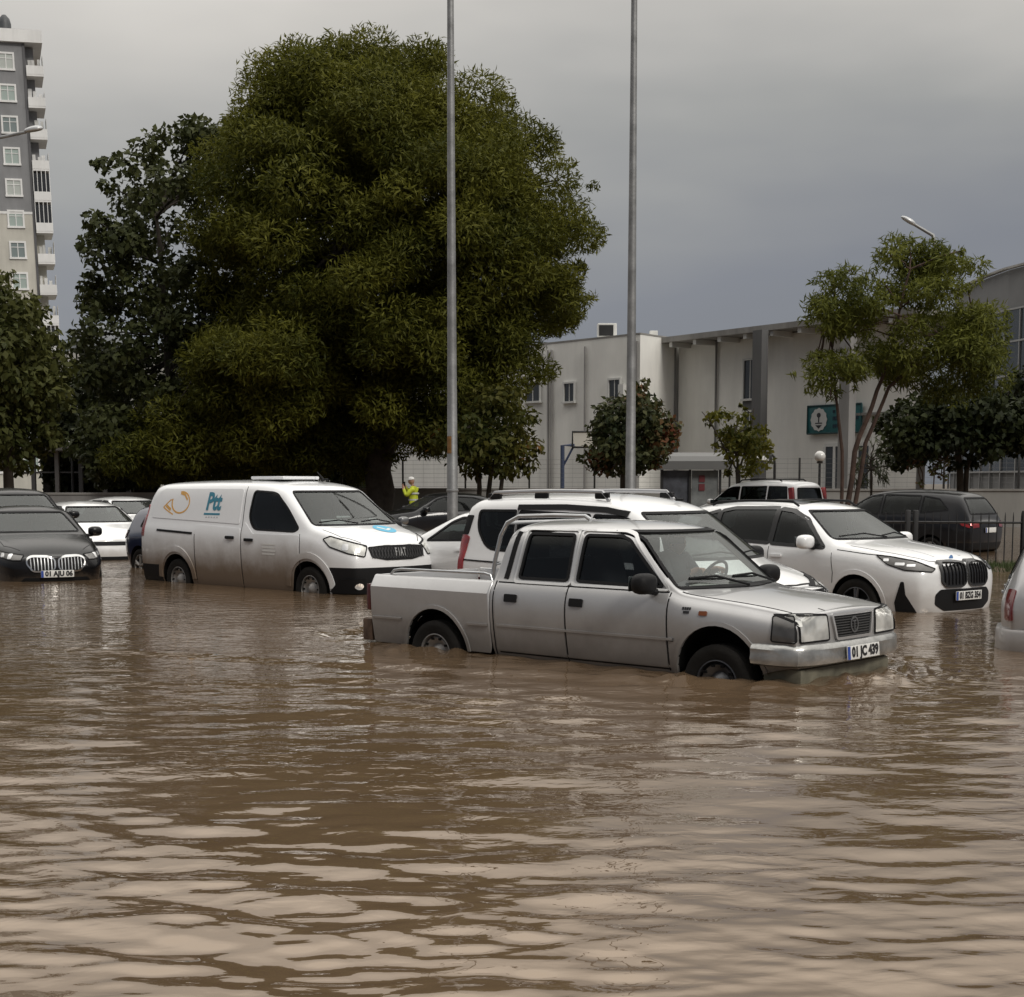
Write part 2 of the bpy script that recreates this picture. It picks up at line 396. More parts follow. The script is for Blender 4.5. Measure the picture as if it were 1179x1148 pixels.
def wheel(root, x, y, r, side, rim_r=None, spokes=5, rimmat=None, style='alloy', width=.2):
    """wheel part with tyre and rim as sub-parts"""
    g = -1 if side == 'R' else 1; rim_r = rim_r or r * .64; W2 = width / 2
    wl = MB(); c = (x, y - g * .02, r)
    wl.lathe([(rim_r * .5, -g * W2), (rim_r, -g * W2), (rim_r, g * W2 * .3), (rim_r * .3, g * W2 * .3)], 'Y', c, 24)
    wo_ = obj('wheel', wl, M_WELL, root)
    t = MB(); h = r - rim_r
    prof = [(rim_r, -W2 * .86), (rim_r + h * .5, -W2), (r - .03, -W2 * .98), (r - .004, -W2 * .82), (r, -W2 * .4), (r - .008, -W2 * .36), (r - .008, -W2 * .3), (r, -W2 * .26), (r, W2 * .26), (r - .008, W2 * .3), (r - .008, W2 * .36), (r, W2 * .4), (r - .004, W2 * .82), (r - .03, W2 * .98), (rim_r + h * .5, W2), (rim_r, W2 * .86)]
    t.lathe(prof, 'Y', c, 48); obj('tyre', t, M_TYRE, wo_)
    m = MB(); f = g * W2 * .8
    m.lathe([(rim_r + .004, f), (rim_r - .012, f + g * .006), (rim_r - .02, f - g * .03), (rim_r - .03, f - g * .08)], 'Y', c, 40)
    if style == 'steel':
        m.lathe([(rim_r - .02, f - g * .05), (rim_r * .78, f - g * .01), (rim_r * .5, f - g * .05), (rim_r * .34, f - g * .02), (rim_r * .18, f + g * .005), (0.001, f + g * .01)], 'Y', c, 32)
        for k in range(10):
            a = 2 * math.pi * k / 10; m.box((c[0] + math.cos(a) * rim_r * .76, c[1] + f - g * .012, c[2] + math.sin(a) * rim_r * .76), (.035, .012, .022), 1)
    else:
        m.lathe([(rim_r * .22, f - g * .05), (rim_r * .2, f + g * .0), (rim_r * .1, f + g * .012), (.001, f + g * .012)], 'Y', c, 24)
        for k in range(spokes):
            a = 2 * math.pi * k / spokes + .3
            for da in (-.12, .12):
                p0 = (c[0] + math.cos(a) * rim_r * .15, c[1] + f - g * .005, c[2] + math.sin(a) * rim_r * .15)
                p1 = (c[0] + math.cos(a + da) * rim_r * .97, c[1] + f - g * .012, c[2] + math.sin(a + da) * rim_r * .97)
                m.tube([p0, p1], [.024, .017], 6)
    obj('rim', m, [rimmat or M_RIM, M_WELL], wo_)
    return wo_
def arch_cutter(x, z, r, y0, y1, seg=28, squash=1.0):
    mb = MB(); mb.prism([(x + r * math.cos(2 * math.pi * i / seg), z + r * squash * math.sin(2 * math.pi * i / seg)) for i in range(seg)], 'Y', y0, y1)
    return mesh_of('cutter', mb, M_WELL, 0)
def seam(sh, root, paths, axis, width=.009, name='panel_gap', m=None):
    for p in paths:
        mb = MB(); sh.strip(mb, p, width, axis, off=.0025, rim=.004); obj(name, mb, m or M_TRIM, root)
def number_plate(root, c, text, yaw=0., tilt=0., name='number_plate', size=(.52, .112)):
    """plate standing in the local YZ plane, facing +x (yaw turns it); lettering as a sub-part"""
    T = Matrix.Translation(c) @ Matrix.Rotation(yaw, 4, 'Z') @ Matrix.Rotation(tilt, 4, 'Y')
    mb = MB(); b = MB(); b.box((0, 0, 0), (.012, size[0], size[1]), 0, .004)
    mb.add([T @ Vector(v) for v in b.v], b.f)
    b2 = MB(); b2.box((.0065, -size[0] / 2 + .022, 0), (.004, .04, size[1] - .006), 1); mb.add([T @ Vector(v) for v in b2.v], b2.f, 1)
    po = obj(name, mb, [M_PLATE, M_BLUE], root)
    if text:
        vs, fs = text_mesh(text, size[1] * .98, bold=.006)
        xs_ = [v.x for v in vs]; k = (size[0] - .085) / max(max(xs_) - min(xs_), .01)
        k = min(k, 1.25)
        l = MB(); l.add([T @ Vector((.0088, v.x * k + .022, v.y)) for v in vs], fs); obj('plate_lettering', l, M_INK, po, 0)
    return po
def mirror(root, x, y, z, side, m, s=1.0):
    g = -1 if side == 'R' else 1; bm = bmesh.new(); bmesh.ops.create_uvsphere(bm, u_segments=16, v_segments=10, radius=1)
    mb = MB()
    for v in bm.verts:
        px, py, pz = v.co; px = math.copysign(abs(px) ** .8, px); pz = math.copysign(abs(pz) ** .7, pz); py = math.copysign(abs(py) ** .75, py)
        v.co = Vector((x + px * .085 * s - .03 * py * g * 0, y + g * .115 + py * .12 * s, z + pz * .085 * s))
    bm.verts.index_update(); mb.add([v.co for v in bm.verts], [[v.index for v in f.verts] for f in bm.faces]); bm.free()
    o = obj('mirror', mb, m, root, 60)
    st = MB(); st.tube([(x + .02, y - g * .03, z - .07 * s), (x + .01, y + g * .08, z - .06 * s)], [.03, .025], 8)
    gl = MB(); gl.box((x - .085 * s + .004, y + g * .115, z), (.012, .19 * s, .12 * s), 0, .02)
    obj('mirror_foot', st, M_BLACK, o); obj('mirror_glass', gl, M_GLASSM, o)
    return o
def handle(sh, root, u, v, axis, m=None, w_=.16, h_=.03, off=.022):
    mb = MB(); sh.patch(mb, [(u - w_ / 2, v - h_ / 2), (u + w_ / 2, v - h_ / 2), (u + w_ / 2, v + h_ / 2), (u - w_ / 2, v + h_ / 2)], axis, off, rim=off, r=h_ * .4)
    return obj('door_handle', mb, m or M_BLACK, root)
def window(sh, root, poly, axis, m=None, r=.04, trim=.03, name='side_window', off=.004, trimm=None, cell=.06):
    mb = MB(); sh.patch(mb, poly, axis, off, r=r, cell=cell, rim=.01); o = obj(name, mb, m or M_GLASSD, root)
    if trim:
        t = MB(); sh.strip(t, rounded(poly, r), trim, axis, off + .004, closed=True, rim=.014, step=.05); obj('window_seal', t, trimm or M_TRIM, o)
    return o
def place(root, X, Y, h, D): root.location = (X, Y, -D); root.rotation_euler = (0, 0, h)
def mat_index_paint(me, m): 
    me.materials.clear(); me.materials.append(m); me.materials.append(M_WELL)
def body_from(S, m, arches, root, extra=(), name='body', level=2):
    me = car_shell(S, level); me.materials.clear(); me.materials.append(m)
    sh = Shell(me); cs = []
    for x, z, r in arches:
        for g in (-1, 1): cs.append(arch_cutter(x, z, r, g * (S.get('well_in', .52)), g * 1.3))
    me2 = cut(me, cs + list(extra))
    me2.polygons.foreach_set('use_smooth', [True] * len(me2.polygons)); me2.set_sharp_from_angle(angle=R(32))
    o = bpy.data.objects.new(name, me2); COL.objects.link(o); o.parent = root
    return o, sh
def corner(pts, s, ang):
    """outline on a rounded corner: points (x, y, z) of the right-hand pattern, s = side, seen along ang from straight ahead"""
    a = R(ang); dx, dy = math.cos(a), s * math.sin(a)
    return [(-dy * x + dx * s * y, z) for x, y, z in pts]
def split_region(o, planes, cond, name, m, root):
    """cuts the body along planes and makes the faces that meet cond a part of their own"""
    me = o.data; bm = bmesh.new(); bm.from_mesh(me)
    for co, no in planes: bmesh.ops.bisect_plane(bm, geom=bm.verts[:] + bm.edges[:] + bm.faces[:], plane_co=co, plane_no=no)
    b2 = bm.copy(); d1 = [f for f in bm.faces if cond(f.calc_center_median())]; bmesh.ops.delete(bm, geom=d1, context='FACES')
    d2 = [f for f in b2.faces if not cond(f.calc_center_median())]; bmesh.ops.delete(b2, geom=d2, context='FACES')
    bm.to_mesh(me); bm.free(); n = bpy.data.meshes.new(name); b2.to_mesh(n); b2.free(); n.materials.append(m)
    n.materials.append(M_WELL)
    n.polygons.foreach_set('use_smooth', [True] * len(n.polygons)); n.set_sharp_from_angle(angle=R(32)); me.set_sharp_from_angle(angle=R(32))
    q = bpy.data.objects.new(name, n); COL.objects.link(q); q.parent = root; return q
def bumper_sweep(path, prof):
    """bar of cross-section prof (outwards, height) swept along a plan path"""
    V = []; F = []; k = len(prof)
    for i, (x, y) in enumerate(path):
        a = path[max(i - 1, 0)]; b = path[min(i + 1, len(path) - 1)]; t = Vector((b[0] - a[0], b[1] - a[1])).normalized(); nx, ny = t.y, -t.x
        for o_, z in prof: V.append((x + nx * o_, y + ny * o_, z))
    for i in range(len(path) - 1):
        for j in range(k): F.append((i * k + j, i * k + (j + 1) % k, (i + 1) * k + (j + 1) % k, (i + 1) * k + j))
    F += [tuple(range(k)), tuple((len(path) - 1) * k + j for j in range(k))[::-1]]
    mb = MB(); mb.add(V, F); return mb
M_LINING = mat('dark_cabin_lining', (.045, .044, .042), .9)
M_SEAT = mat('dark_seat_cloth', (.03, .03, .033), .9)
GL_DARK = glass_clear('tinted_glass', (.16, .18, .18), 1.42, .006)
GL_MID = glass_clear('windscreen_glass', (.60, .65, .64), 1.5, .05)
def cabin_cutters(S, x0, x1, sides, front, back, m):
    """meshes that hollow out a cabin from x0 to x1 and open its windows"""
    n = 9; rs = []
    for i in range(n):
        x = x0 + (x1 - x0) * i / (n - 1); zt = interp(S['top'], x) - .06; be = interp(S['belt'], x); w_ = interp(S['w'], x); y5 = (w_ - .045) - S.get('tumble', .32) * max(zt - be - .04, 0)
        zt = max(zt, be - .02); bw_ = interp(S.get('bow', [(0, 0)]), x); zc = max(zt, be + .02)
        rs.append([(x - bw_ * .9, -(w_ - .11), be - .42), (x - bw_ * .9, -(w_ - .11), be - .03), (x - bw_ * .5, -(y5 - .09), zc - .03), (x, 0, zc), (x - bw_ * .5, y5 - .09, zc - .03), (x - bw_ * .9, w_ - .11, be - .03), (x - bw_ * .9, w_ - .11, be - .42)])
    V = [p for r_ in rs for p in r_]; k = 7; F = [tuple(range(k - 1, -1, -1)), tuple((n - 1) * k + i for i in range(k))]
    for a in range(n - 1):
        for i in range(k): F.append((a * k + i, a * k + (i + 1) % k, (a + 1) * k + (i + 1) % k, (a + 1) * k + i))
    mb = MB(); mb.add(V, F); out = [mesh_of('c', mb, M_LINING, 0)]
    for pl in sides: b = MB(); b.prism(rounded(pl, .03), 'Y', -1.4, 1.4); out.append(mesh_of('c', b, m, 0))
    if front: b = MB(); b.prism(rounded(front, .05), 'X', (x0 + x1) / 2 + .1, 3.2); out.append(mesh_of('c', b, m, 0))
    if back: b = MB(); b.prism(rounded(back, .05), 'X', -3.4, x0 + .12); out.append(mesh_of('c', b, m, 0))
    return out
def cabin_fit(root, S, xs, xw, rear=True):
    """seats, dashboard and steering wheel; xs = front seat position, xw = windscreen foot"""
    be = interp(S['belt'], xs)
    for y in (.36, -.36):
        mb = MB(); mb.box((xs + .15, y, be - .32), (.5, .48, .16), 0, .05); mb.box((xs - .12, y, be - .02), (.14, .46, .56), 0, .05, M=Matrix.Rotation(R(-14), 4, 'Y')); s_ = obj('front_seat', mb, M_SEAT, root)
        mb = MB(); mb.box((xs - .21, y, be + .34), (.09, .25, .16), 0, .035); obj('headrest', mb, M_SEAT, s_)
    if rear:
        mb = MB(); mb.box((xs - 1.0, 0, be - .05), (.14, 1.2, .55), 0, .05, M=Matrix.Rotation(R(-12), 4, 'Y'))
        rb_ = obj('rear_bench', mb, M_SEAT, root)
        for y in (.38, -.38): mb = MB(); mb.box((xs - 1.07, y, be + .28), (.08, .24, .14), 0, .03); obj('headrest', mb, M_SEAT, rb_)
    mb = MB(); mb.box((xw - .34, 0, be - .14), (.36, 1.3, .2), 0, .06); mb.box((xw - .42, .36, be - .05), (.2, .34, .10), 0, .04); obj('dashboard', mb, M_BLACK, root)
    mb = MB(); T = Matrix.Translation((xw - .64, .36, be - .02)) @ Matrix.Rotation(R(-62), 4, 'Y'); mb.tube([T @ Vector((.185 * math.cos(a * math.pi / 12), .185 * math.sin(a * math.pi / 12), 0)) for a in range(25)], .014, 6, cap=False); mb.tube([T @ Vector((0, -.18, 0)), T @ Vector((0, .18, 0))], .013, 6); obj('steering_wheel', mb, M_BLACK, root)
def pane(sh, root, poly, axis, name, m, r=.03, trim=.03, trimm=None, off=.004):
    mb = MB(); sh.patch(mb, rounded(poly, r), axis, -.005, cell=.08, rim=0); o = obj(name, mb, m, root)
    if trim: t = MB(); sh.strip(t, rounded(poly, r), trim, axis, off, closed=True, rim=.02, step=.04); obj('window_seal', t, trimm or M_TRIM, o)
    return o
def arch_path(x, z, r, a0=-5, a1=185, n=18): return [(x + r * math.cos(R(a0 + (a1 - a0) * i / n)), z + r * math.sin(R(a0 + (a1 - a0) * i / n))) for i in range(n + 1)]
def both(f):
    for ax in 'RL': f(ax, -1 if ax == 'R' else 1)
# ------------------------------------------------------------------ the silver pickup driving through the water
P_SILVER = paint('silver_paint', (.50, .50, .505), .28, .40, mud=(.36, 1.08, .75), mudcol=(.115, .098, .082), grime=.10)
def build_pickup():
    root = thing('pickup_truck', 'old silver double-cab pickup driving through the flood with its wheels half under water', 'pickup truck')
    place(root, 1.011, 14.008, -.733, .387)
    zt = [(-.9, 1.575), (-.72, 1.60), (0, 1.615), (.5, 1.60), (.70, 1.565), (.76, 1.545), (1.30, 1.105), (1.36, 1.075), (1.85, 1.03), (2.22, .975), (2.34, .945)]
    S = dict(top=zt, belt=[(-.9, 1.08), (1.2, 1.08), (2.34, .98)], w=[(-.9, .835), (0, .85), (1.2, .845), (2.0, .835), (2.34, .80)],
             zb=[(-.9, .37), (1.9, .37), (2.05, .48), (2.34, .50)], crease=[(0, .66)], tumble=.33, crown=.04, cz=.0, bulge=.014, beltin=.075, hooddrop=.055,
             xs=[-.89, -.84, -.76, -.4, .05, .45, .66, .76, .80, 1.26, 1.31, 1.37, 1.6, 1.95, 2.2, 2.29, 2.34],
             fprof=[(.4, .0), (.7, .02), (.92, .0), (1.0, -.03)], rprof=[(.4, 0), (1.08, 0), (1.3, .04), (1.6, .13)], fzone=.3, rzone=.12,
             bow=[(.3, .0), (.72, .07), (1.3, .15), (1.7, .08), (2.1, .0)], fb=.055, rb=.0, capcrease=.45, well_in=.5)
    # openings: the cabin inside, and its windows
    cab = MB()
    sec = lambda x, zt_, yb, yt: [(x, -yb, .55), (x, -yb, 1.02), (x, -yt, zt_), (x, yt, zt_), (x, yb, 1.02), (x, yb, .55)]
    rs = [sec(-.76, 1.50, .76, .60), sec(-.5, 1.55, .77, .61), (sec(.55, 1.545, .77, .60)), sec(.70, 1.52, .77, .62), sec(1.04, 1.20, .77, .72), sec(1.14, 1.05, .77, .75)]
    vs = [p for r_ in rs for p in r_]; fs = [tuple(range(5, -1, -1)), tuple(30 + i for i in range(6))]
    for k in range(5):
        for i in range(6): fs.append((k * 6 + i, k * 6 + (i + 1) % 6, k * 6 + 6 + (i + 1) % 6, k * 6 + 6 + i))
    cab.add(vs, fs)
    M_CABIN = mat('cabin_lining', (.24, .235, .22), .9)
    cutters = [mesh_of('c', cab, M_CABIN, 0)]
    wr = [(-.585, 1.105), (-.005, 1.105), (-.02, 1.505), (-.555, 1.505)]
    wf = [(.105, 1.105), (1.045, 1.095), (.60, 1.475), (.50, 1.505), (.105, 1.505)]
    for pl in (wr, wf):
        b = MB(); b.prism(rounded(pl, .035), 'Y', -1.2, 1.2); cutters.append(mesh_of('c', b, P_SILVER, 0))
    ws = [(-.735, 1.088), (.735, 1.088), (.585, 1.545), (-.585, 1.545)]
    rwn = [(-.58, 1.14), (.58, 1.14), (.50, 1.48), (-.50, 1.48)]
    b = MB(); b.prism(rounded(ws, .05), 'X', .55, 1.7); cutters.append(mesh_of('c', b, P_SILVER, 0))
    b = MB(); b.prism(rounded(rwn, .05), 'X', -1.3, -.6); cutters.append(mesh_of('c', b, P_SILVER, 0))
    body, sh = body_from(S, P_SILVER, [(1.63, .40, .415)], root, cutters)
    CG = glass_clear('pickup_glass', (.80, .86, .84), 1.5, .09); CGS = glass_clear('pickup_side_glass', (.24, .26, .27), 1.45); CGL = glass_clear('pickup_far_glass', (.8, .84, .83), 1.45, .1)
    def g(pl, ax, name, m, trim, frame=None):
        mb = MB(); sh.patch(mb, rounded(pl, .035), ax, -.006, cell=.08, rim=0); o = obj(name, mb, m, root)
        t = MB(); sh.strip(t, rounded(pl, .035), trim, ax, .010, closed=True, rim=.025, step=.03); obj('window_seal', t, M_TRIM, o)
    g(ws, 'F', 'windscreen', CG, .02); g(rwn, 'B', 'rear_window', CG, .045)
    def sides(ax, s):
        g(wr, ax, 'side_window', CGS if s < 0 else CGL, .024); g(wf, ax, 'side_window', CGS if s < 0 else CGL, .024)
        # door skins with the frames of their windows left as pressed ribs
        for pl, wn, hx in (([(-.815, .43), (.02, .43), (.02, 1.045), (-.815, 1.045)], wr, -.62), ([(.045, .43), (1.125, .43), (1.125, 1.045), (.045, 1.045)], wf, .16)):
            mb = MB(); sh.patch(mb, pl, ax, .006, cell=.09, rim=.01, r=.015); d = obj('door', mb, P_SILVER, root)
            mb = MB(); sh.patch(mb, [(hx - .075, .885), (hx + .075, .885), (hx + .075, .955), (hx - .075, .955)], ax, .018, rim=.02, r=.012); obj('door_handle', mb, M_BLACK, d)
            mb = MB()
            fr = [(p[0] + (.055 if i in (1,) else 0), p[1]) for i, p in enumerate(wn)]
            cx_ = sum(p[0] for p in wn) / len(wn); cz_ = 1.3
            out = [(cx_ + (p[0] - cx_) * (1 + .045 / abs(p[0] - cx_)) if abs(p[0] - cx_) > .05 else p[0], cz_ + (p[1] - cz_) * (1 + .038 / abs(p[1] - cz_))) for p in wn]
            if len(wn) == 5: out = [(.055, 1.07), (1.115, 1.068), (.63, 1.515), (.52, 1.545), (.055, 1.545)]
            sh.strip(mb, rounded(out, .04), .022, ax, .012, closed=True, rim=.016); obj('window_frame', mb, mat('bright_frame', (.62, .62, .62), .3, .6), d)
        seam(sh, root, [[(-.845, .38), (-.845, 1.07)], [(.033, .40), (.033, 1.06)], [(1.137, .40), (1.137, 1.055)], [(-.82, 1.060), (1.12, 1.056)], [(-.80, .415), (1.15, .415)]], ax, .012)
        mb = MB(); sh.strip(mb, [(-.74, 1.09), (-.695, 1.52)], .055, ax, .006); obj('rear_pillar_trim', mb, M_TRIM, root)
        mb = MB(); sh.strip(mb, arch_path(1.63, .40, .43, -2, 182), .035, ax, .014, rim=.03); obj('arch_lip', mb, P_SILVER, root)
        mb = MB(); sh.strip(mb, [(-.8, .667), (1.2, .672)], .020, ax, .014, rim=.02); obj('side_moulding', mb, P_SILVER, root)
        seam(sh, root, [[(-.8, .652), (1.2, .657)]], ax, .008)
        seam(sh, root, [[(1.22, s * .735), (1.6, s * .722), (1.95, s * .70), (2.24, s * .68)]], 'T', .012)
        mb = MB(); sh.patch(mb, [(1.455, .885), (1.53, .885), (1.53, .92), (1.455, .92)], ax, .010, r=.006); obj('side_indicator', mb, mat('dark_amber', (.16, .045, .012), .3), root)
        mb = MB()
        for k in range(4): sh.patch(mb, [(1.285 + k * .022, .925), (1.30 + k * .022, .925), (1.30 + k * .022, .945), (1.285 + k * .022, .945)], ax, .006)
        sh.patch(mb, [(1.30, .895), (1.355, .895), (1.355, .915), (1.30, .915)], ax, .006); obj('model_badge', mb, M_INK, root)
        # corner lamp on the fender
        cpl = corner([(2.15, .83, .72), (2.345, .785, .715), (2.335, .785, .918), (2.165, .83, .912)], s, 55); AX = ('C', s, 55)
        mb = MB(); sh.patch(mb, cpl, AX, .010, cell=.04, r=.02); o = obj('corner_lamp', mb, M_LENSD, root)
        mb = MB(); sh.strip(mb, rounded(cpl, .02), .010, AX, .012, closed=True, step=.03); obj('lamp_seal', mb, M_TRIM, o)
        # mirror
        mirror(root, .98, s * .84, 1.13, ax, M_BLACK, 1.05)
    both(sides)
    # front: lamps, grille, bumper, plate
    for s in (-1, 1):
        pl = [(s * .37, .715), (s * .755, .715), (s * .755, .925), (s * .39, .915)]
        mb = MB(); sh.patch(mb, pl, 'F', .012, cell=.04, r=.02); o = obj('headlight', mb, M_LENS, root)
        mb = MB(); sh.strip(mb, rounded(pl, .02), .014, 'F', .014, closed=True, step=.03); obj('lamp_seal', mb, M_TRIM, o)
    gp = [(-.27, .715), (.27, .715), (.325, .91), (-.325, .91)]
    mb = MB(); sh.patch(mb, gp, 'F', .006, cell=.06, r=.015); gr = obj('grille', mb, M_BLACK, root)
    mb = MB()
    for k in range(8):
        z = .735 + k * .021; hw = .265 + (.055) * (z - .715) / .195; sh.strip(mb, [(-hw, z), (hw, z)], .008, 'F', .016, rim=.012)
    obj('grille_slats', mb, mat('dark_grey_plastic', (.05, .05, .05), .4), gr)
    mb = MB(); sh.strip(mb, rounded(gp, .02), .022, 'F', .022, closed=True, rim=.03); obj('grille_surround', mb, P_SILVER, gr)
    mb = MB(); sh.strip(mb, [(.055 * math.cos(a * math.pi / 12), .815 + .06 * math.sin(a * math.pi / 12)) for a in range(24)], .014, 'F', .022, closed=True, step=.02)
    sh.strip(mb, [(-.028, .845), (.028, .845)], .012, 'F', .022); sh.strip(mb, [(0, .845), (0, .77)], .012, 'F', .022); obj('grille_badge', mb, mat('dim_chrome', (.22, .22, .22), .3, .8), gr)
    # bumper: pressed bar wrapping round to the wheel arches
    path = [(1.97, -.83), (2.12, -.845), (2.28, -.835), (2.36, -.79), (2.415, -.66), (2.445, -.40), (2.455, 0)]
    path = path + [(x, -y) for x, y in path[-2::-1]]
    prof = [(-.01, .695), (.010, .682), (.026, .655), (.022, .61), (.030, .575), (.016, .535), (-.02, .52), (-.06, .525), (-.06, .685)]
    V = []; F = []; k = len(prof)
    for i, (x, y) in enumerate(path):
        a = path[max(i - 1, 0)]; b = path[min(i + 1, len(path) - 1)]; t = Vector((b[0] - a[0], b[1] - a[1])).normalized(); nx, ny = t.y, -t.x
        for o_, z in prof: V.append((x + nx * o_, y + ny * o_, z))
    for i in range(len(path) - 1):
        for j in range(k): F.append((i * k + j, i * k + (j + 1) % k, (i + 1) * k + (j + 1) % k, (i + 1) * k + j))
    F += [tuple(range(k)), tuple((len(path) - 1) * k + j for j in range(k))[::-1]]
    mb = MB(); mb.add(V, F); obj('front_bumper', mb, mat('dented_bumper_silver', (.38, .38, .37), .28, .7, var=.35, vscale=5, bump=.5, bscale=7), root)
    mb = MB(); mb.bx(2.0, 2.36, -.72, .72, .36, .50, 0, .04); obj('valance', mb, mat('muddy_valance', (.16, .15, .11), .7, var=.3), root)
    number_plate(root, (2.492, .02, .60), '01 JC 439', 0, R(-4))
    # hood seams, wipers, interior
    seam(sh, root, [[(2.27, -.33), (2.33, -.33)]], 'T', .01)
    wp = MB()
    for y0, y1 in ((-.02, -.58), (.52, -.05)):
        a, na = sh.hit('F', y0, 1.10); b, nb = sh.hit('F', y1, 1.145); c, nc = sh.hit('F', (y0 + y1) / 2, 1.14)
        wp.tube([a + Vector((.10, 0, -.0)), c + nc * .05, b + nb * .03], .011, 6); wp.tube([c.lerp(a, .3) + nc * .03, b + nb * .018], .009, 5)
    obj('wipers', wp, M_BLACK, root)
    ant = None
    inn = mat('seat_cloth', (.05, .05, .055), .9)
    for y in (.37, -.37):
        mb = MB(); mb.box((.42, y, .76), (.50, .50, .16), 0, .05); mb.box((.13, y, 1.03), (.14, .48, .58), 0, .05, M=Matrix.Rotation(R(-14), 4, 'Y')); s_ = obj('front_seat', mb, inn, root)
        mb = MB(); mb.box((.04, y, 1.39), (.09, .25, .15), 0, .035); obj('headrest', mb, inn, s_)
    mb = MB(); mb.box((-.35, 0, .78), (.40, 1.3, .16), 0, .05); mb.box((-.62, 0, 1.02), (.12, 1.3, .5), 0, .05, M=Matrix.Rotation(R(-12), 4, 'Y'))
    for y in (.4, -.4): mb.box((-.66, y, 1.34), (.08, .24, .13), 0, .03)
    obj('rear_bench', mb, inn, root)
    mb = MB(); mb.box((1.02, 0, .95), (.32, 1.46, .2), 0, .06); mb.box((.92, .37, 1.03), (.26, .36, .10), 0, .04); mb.box((1.0, -.1, 1.075), (.2, .26, .012), 1, 0, M=Matrix.Rotation(.3, 4, 'Z')); mb.box((1.03, -.5, 1.072), (.16, .22, .012), 1)
    obj('dashboard', mb, [M_BLACK, M_PLATE], root)
    mb = MB(); T = Matrix.Translation((.76, .37, 1.10)) @ Matrix.Rotation(R(-62), 4, 'Y')
    ringp = [T @ Vector((.185 * math.cos(a * math.pi / 14), .185 * math.sin(a * math.pi / 14), 0)) for a in range(29)]
    mb.tube(ringp, .014, 7, cap=False); mb.tube([T @ Vector((0, -.18, 0)), T @ Vector((0, .18, 0))], .013, 6); mb.tube([T @ Vector((0, 0, 0)), T @ Vector((0, 0, -.22))], .03, 8); obj('steering_wheel', mb, M_BLACK, root)
    mb = MB(); mb.box((.62, 0, 1.455), (.03, .2, .06), 0, .012); obj('inside_mirror', mb, M_BLACK, root)
    for y in (.36, -.36): mb = MB(); mb.box((.58, y, 1.50), (.10, .36, .02), 0, .005); obj('sun_visor', mb, mat('visor', (.5, .5, .48), .8), root)
    # cargo bed
    bed = MB(); prof = [(.79, .38), (.835, .66), (.848, .95), (.782, 1.065), (.735, 1.07), (.745, .70)]
    for s in (-1, 1):
        pr = [(s * y, z) for y, z in prof]; bed.prism(pr, 'X', -2.50, -.895)
    bed.bx(-2.50, -.95, -.74, .74, .62, .68); bed.bx(-.955, -.895, -.744, .744, .681, 1.06)
    me = mesh_of('cargo_bed', bed, P_SILVER, 40)
    o = bpy.data.objects.new('t', me); COL.objects.link(o); md = o.modifiers.new('b', 'BEVEL'); md.width = .02; md.segments = 3; md.limit_method = 'ANGLE'; md.angle_limit = R(40); me = bake(o)
    me.materials.clear(); me.materials.append(P_SILVER); bs = Shell(me)
    me = cut(me, [arch_cutter(-1.61, .36, .415, g_ * .55, g_ * 1.2) for g_ in (-1, 1)])
    me.polygons.foreach_set('use_smooth', [True] * len(me.polygons)); me.set_sharp_from_angle(angle=R(30))
    b_ = obj('cargo_bed', me, None, root)
    tg = MB(); tg.bx(-2.545, -2.502, -.735, .735, .60, 1.06, 0, .015); tl = obj('tailgate', tg, P_SILVER, root)
    for s, ax in ((-1, 'R'), (1, 'L')):
        # wheel-arch lip and creases of the bed side
        mb = MB(); bs.strip(mb, arch_path(-1.61, .36, .43, 3, 177), .035, ax, .014, rim=.03); obj('arch_lip', mb, P_SILVER, b_)
        for pth in ([(-2.47, .648), (-2.06, .65)], [(-1.17, .655), (-.91, .66)]): mb = MB(); bs.strip(mb, pth, .018, ax, .012, rim=.02); obj('side_moulding', mb, P_SILVER, b_)
        mb = MB(); mb.tube([(-.93, s * .75, 1.06), (-.95, s * .75, 1.115), (-1.03, s * .75, 1.13), (-2.15, s * .75, 1.125), (-2.25, s * .75, 1.11), (-2.30, s * .75, 1.06)], .013, 10); obj('bed_rail', mb, M_STEEL, b_)
        mb = MB(); arc = [R(180 * i / 16) for i in range(17)]
        mb.prism([(-1.61 + .45 * math.cos(a), .36 + .45 * math.sin(a)) for a in arc] + [(-1.61 + .425 * math.cos(a), .36 + .425 * math.sin(a)) for a in arc[::-1]], 'Y', s * .45, s * .732); mb.prism([(-1.61 + .44 * math.cos(a), .36 + .44 * math.sin(a)) for a in arc], 'Y', s * .44, s * .448); obj('wheel_tub', mb, M_WELL, b_)
        mb = MB(); mb.box((-2.53, s * .785, .84), (.06, .10, .26), 0, .015); obj('tail_light', mb, mat('shaded_red_lamp', (.075, .010, .010), .25, coat=.6), root)  # red darkened so the colour carries the shade the lamp stands in
        wheel(root, -1.61, s * .76, .33, ax, .205, style='steel'); wheel(root, 1.63, s * .76, .33, ax, .205, style='steel', rimmat=M_RIMD)
        mb = MB(); pts = [(-.99, s * .69, 1.05), (-.955, s * .685, 1.25), (-.90, s * .665, 1.48), (-.84, s * .64, 1.60)] if s == 1 else [(-.99, s * .69, 1.05), (-.955, s * .685, 1.25), (-.90, s * .665, 1.48), (-.84, s * .64, 1.60), (-.72, s * .61, 1.662), (-.3, s * .605, 1.675), (.06, s * .60, 1.672), (.12, s * .60, 1.64)]
        mb.tube(pts, .020, 10); 
        if s == 1: mb.tube([(-.84, .64, 1.60), (-.84, -.64, 1.60)], .018, 10)
        obj('roll_bar', mb, M_STEEL, root)
    mb = MB(); mb.bx(-2.66, -2.52, -.80, .80, .40, .62, 0, .02); obj('rear_bumper', mb, mat('rusty_bumper', (.10, .065, .045), .7, .3, var=.5, vscale=8), root)
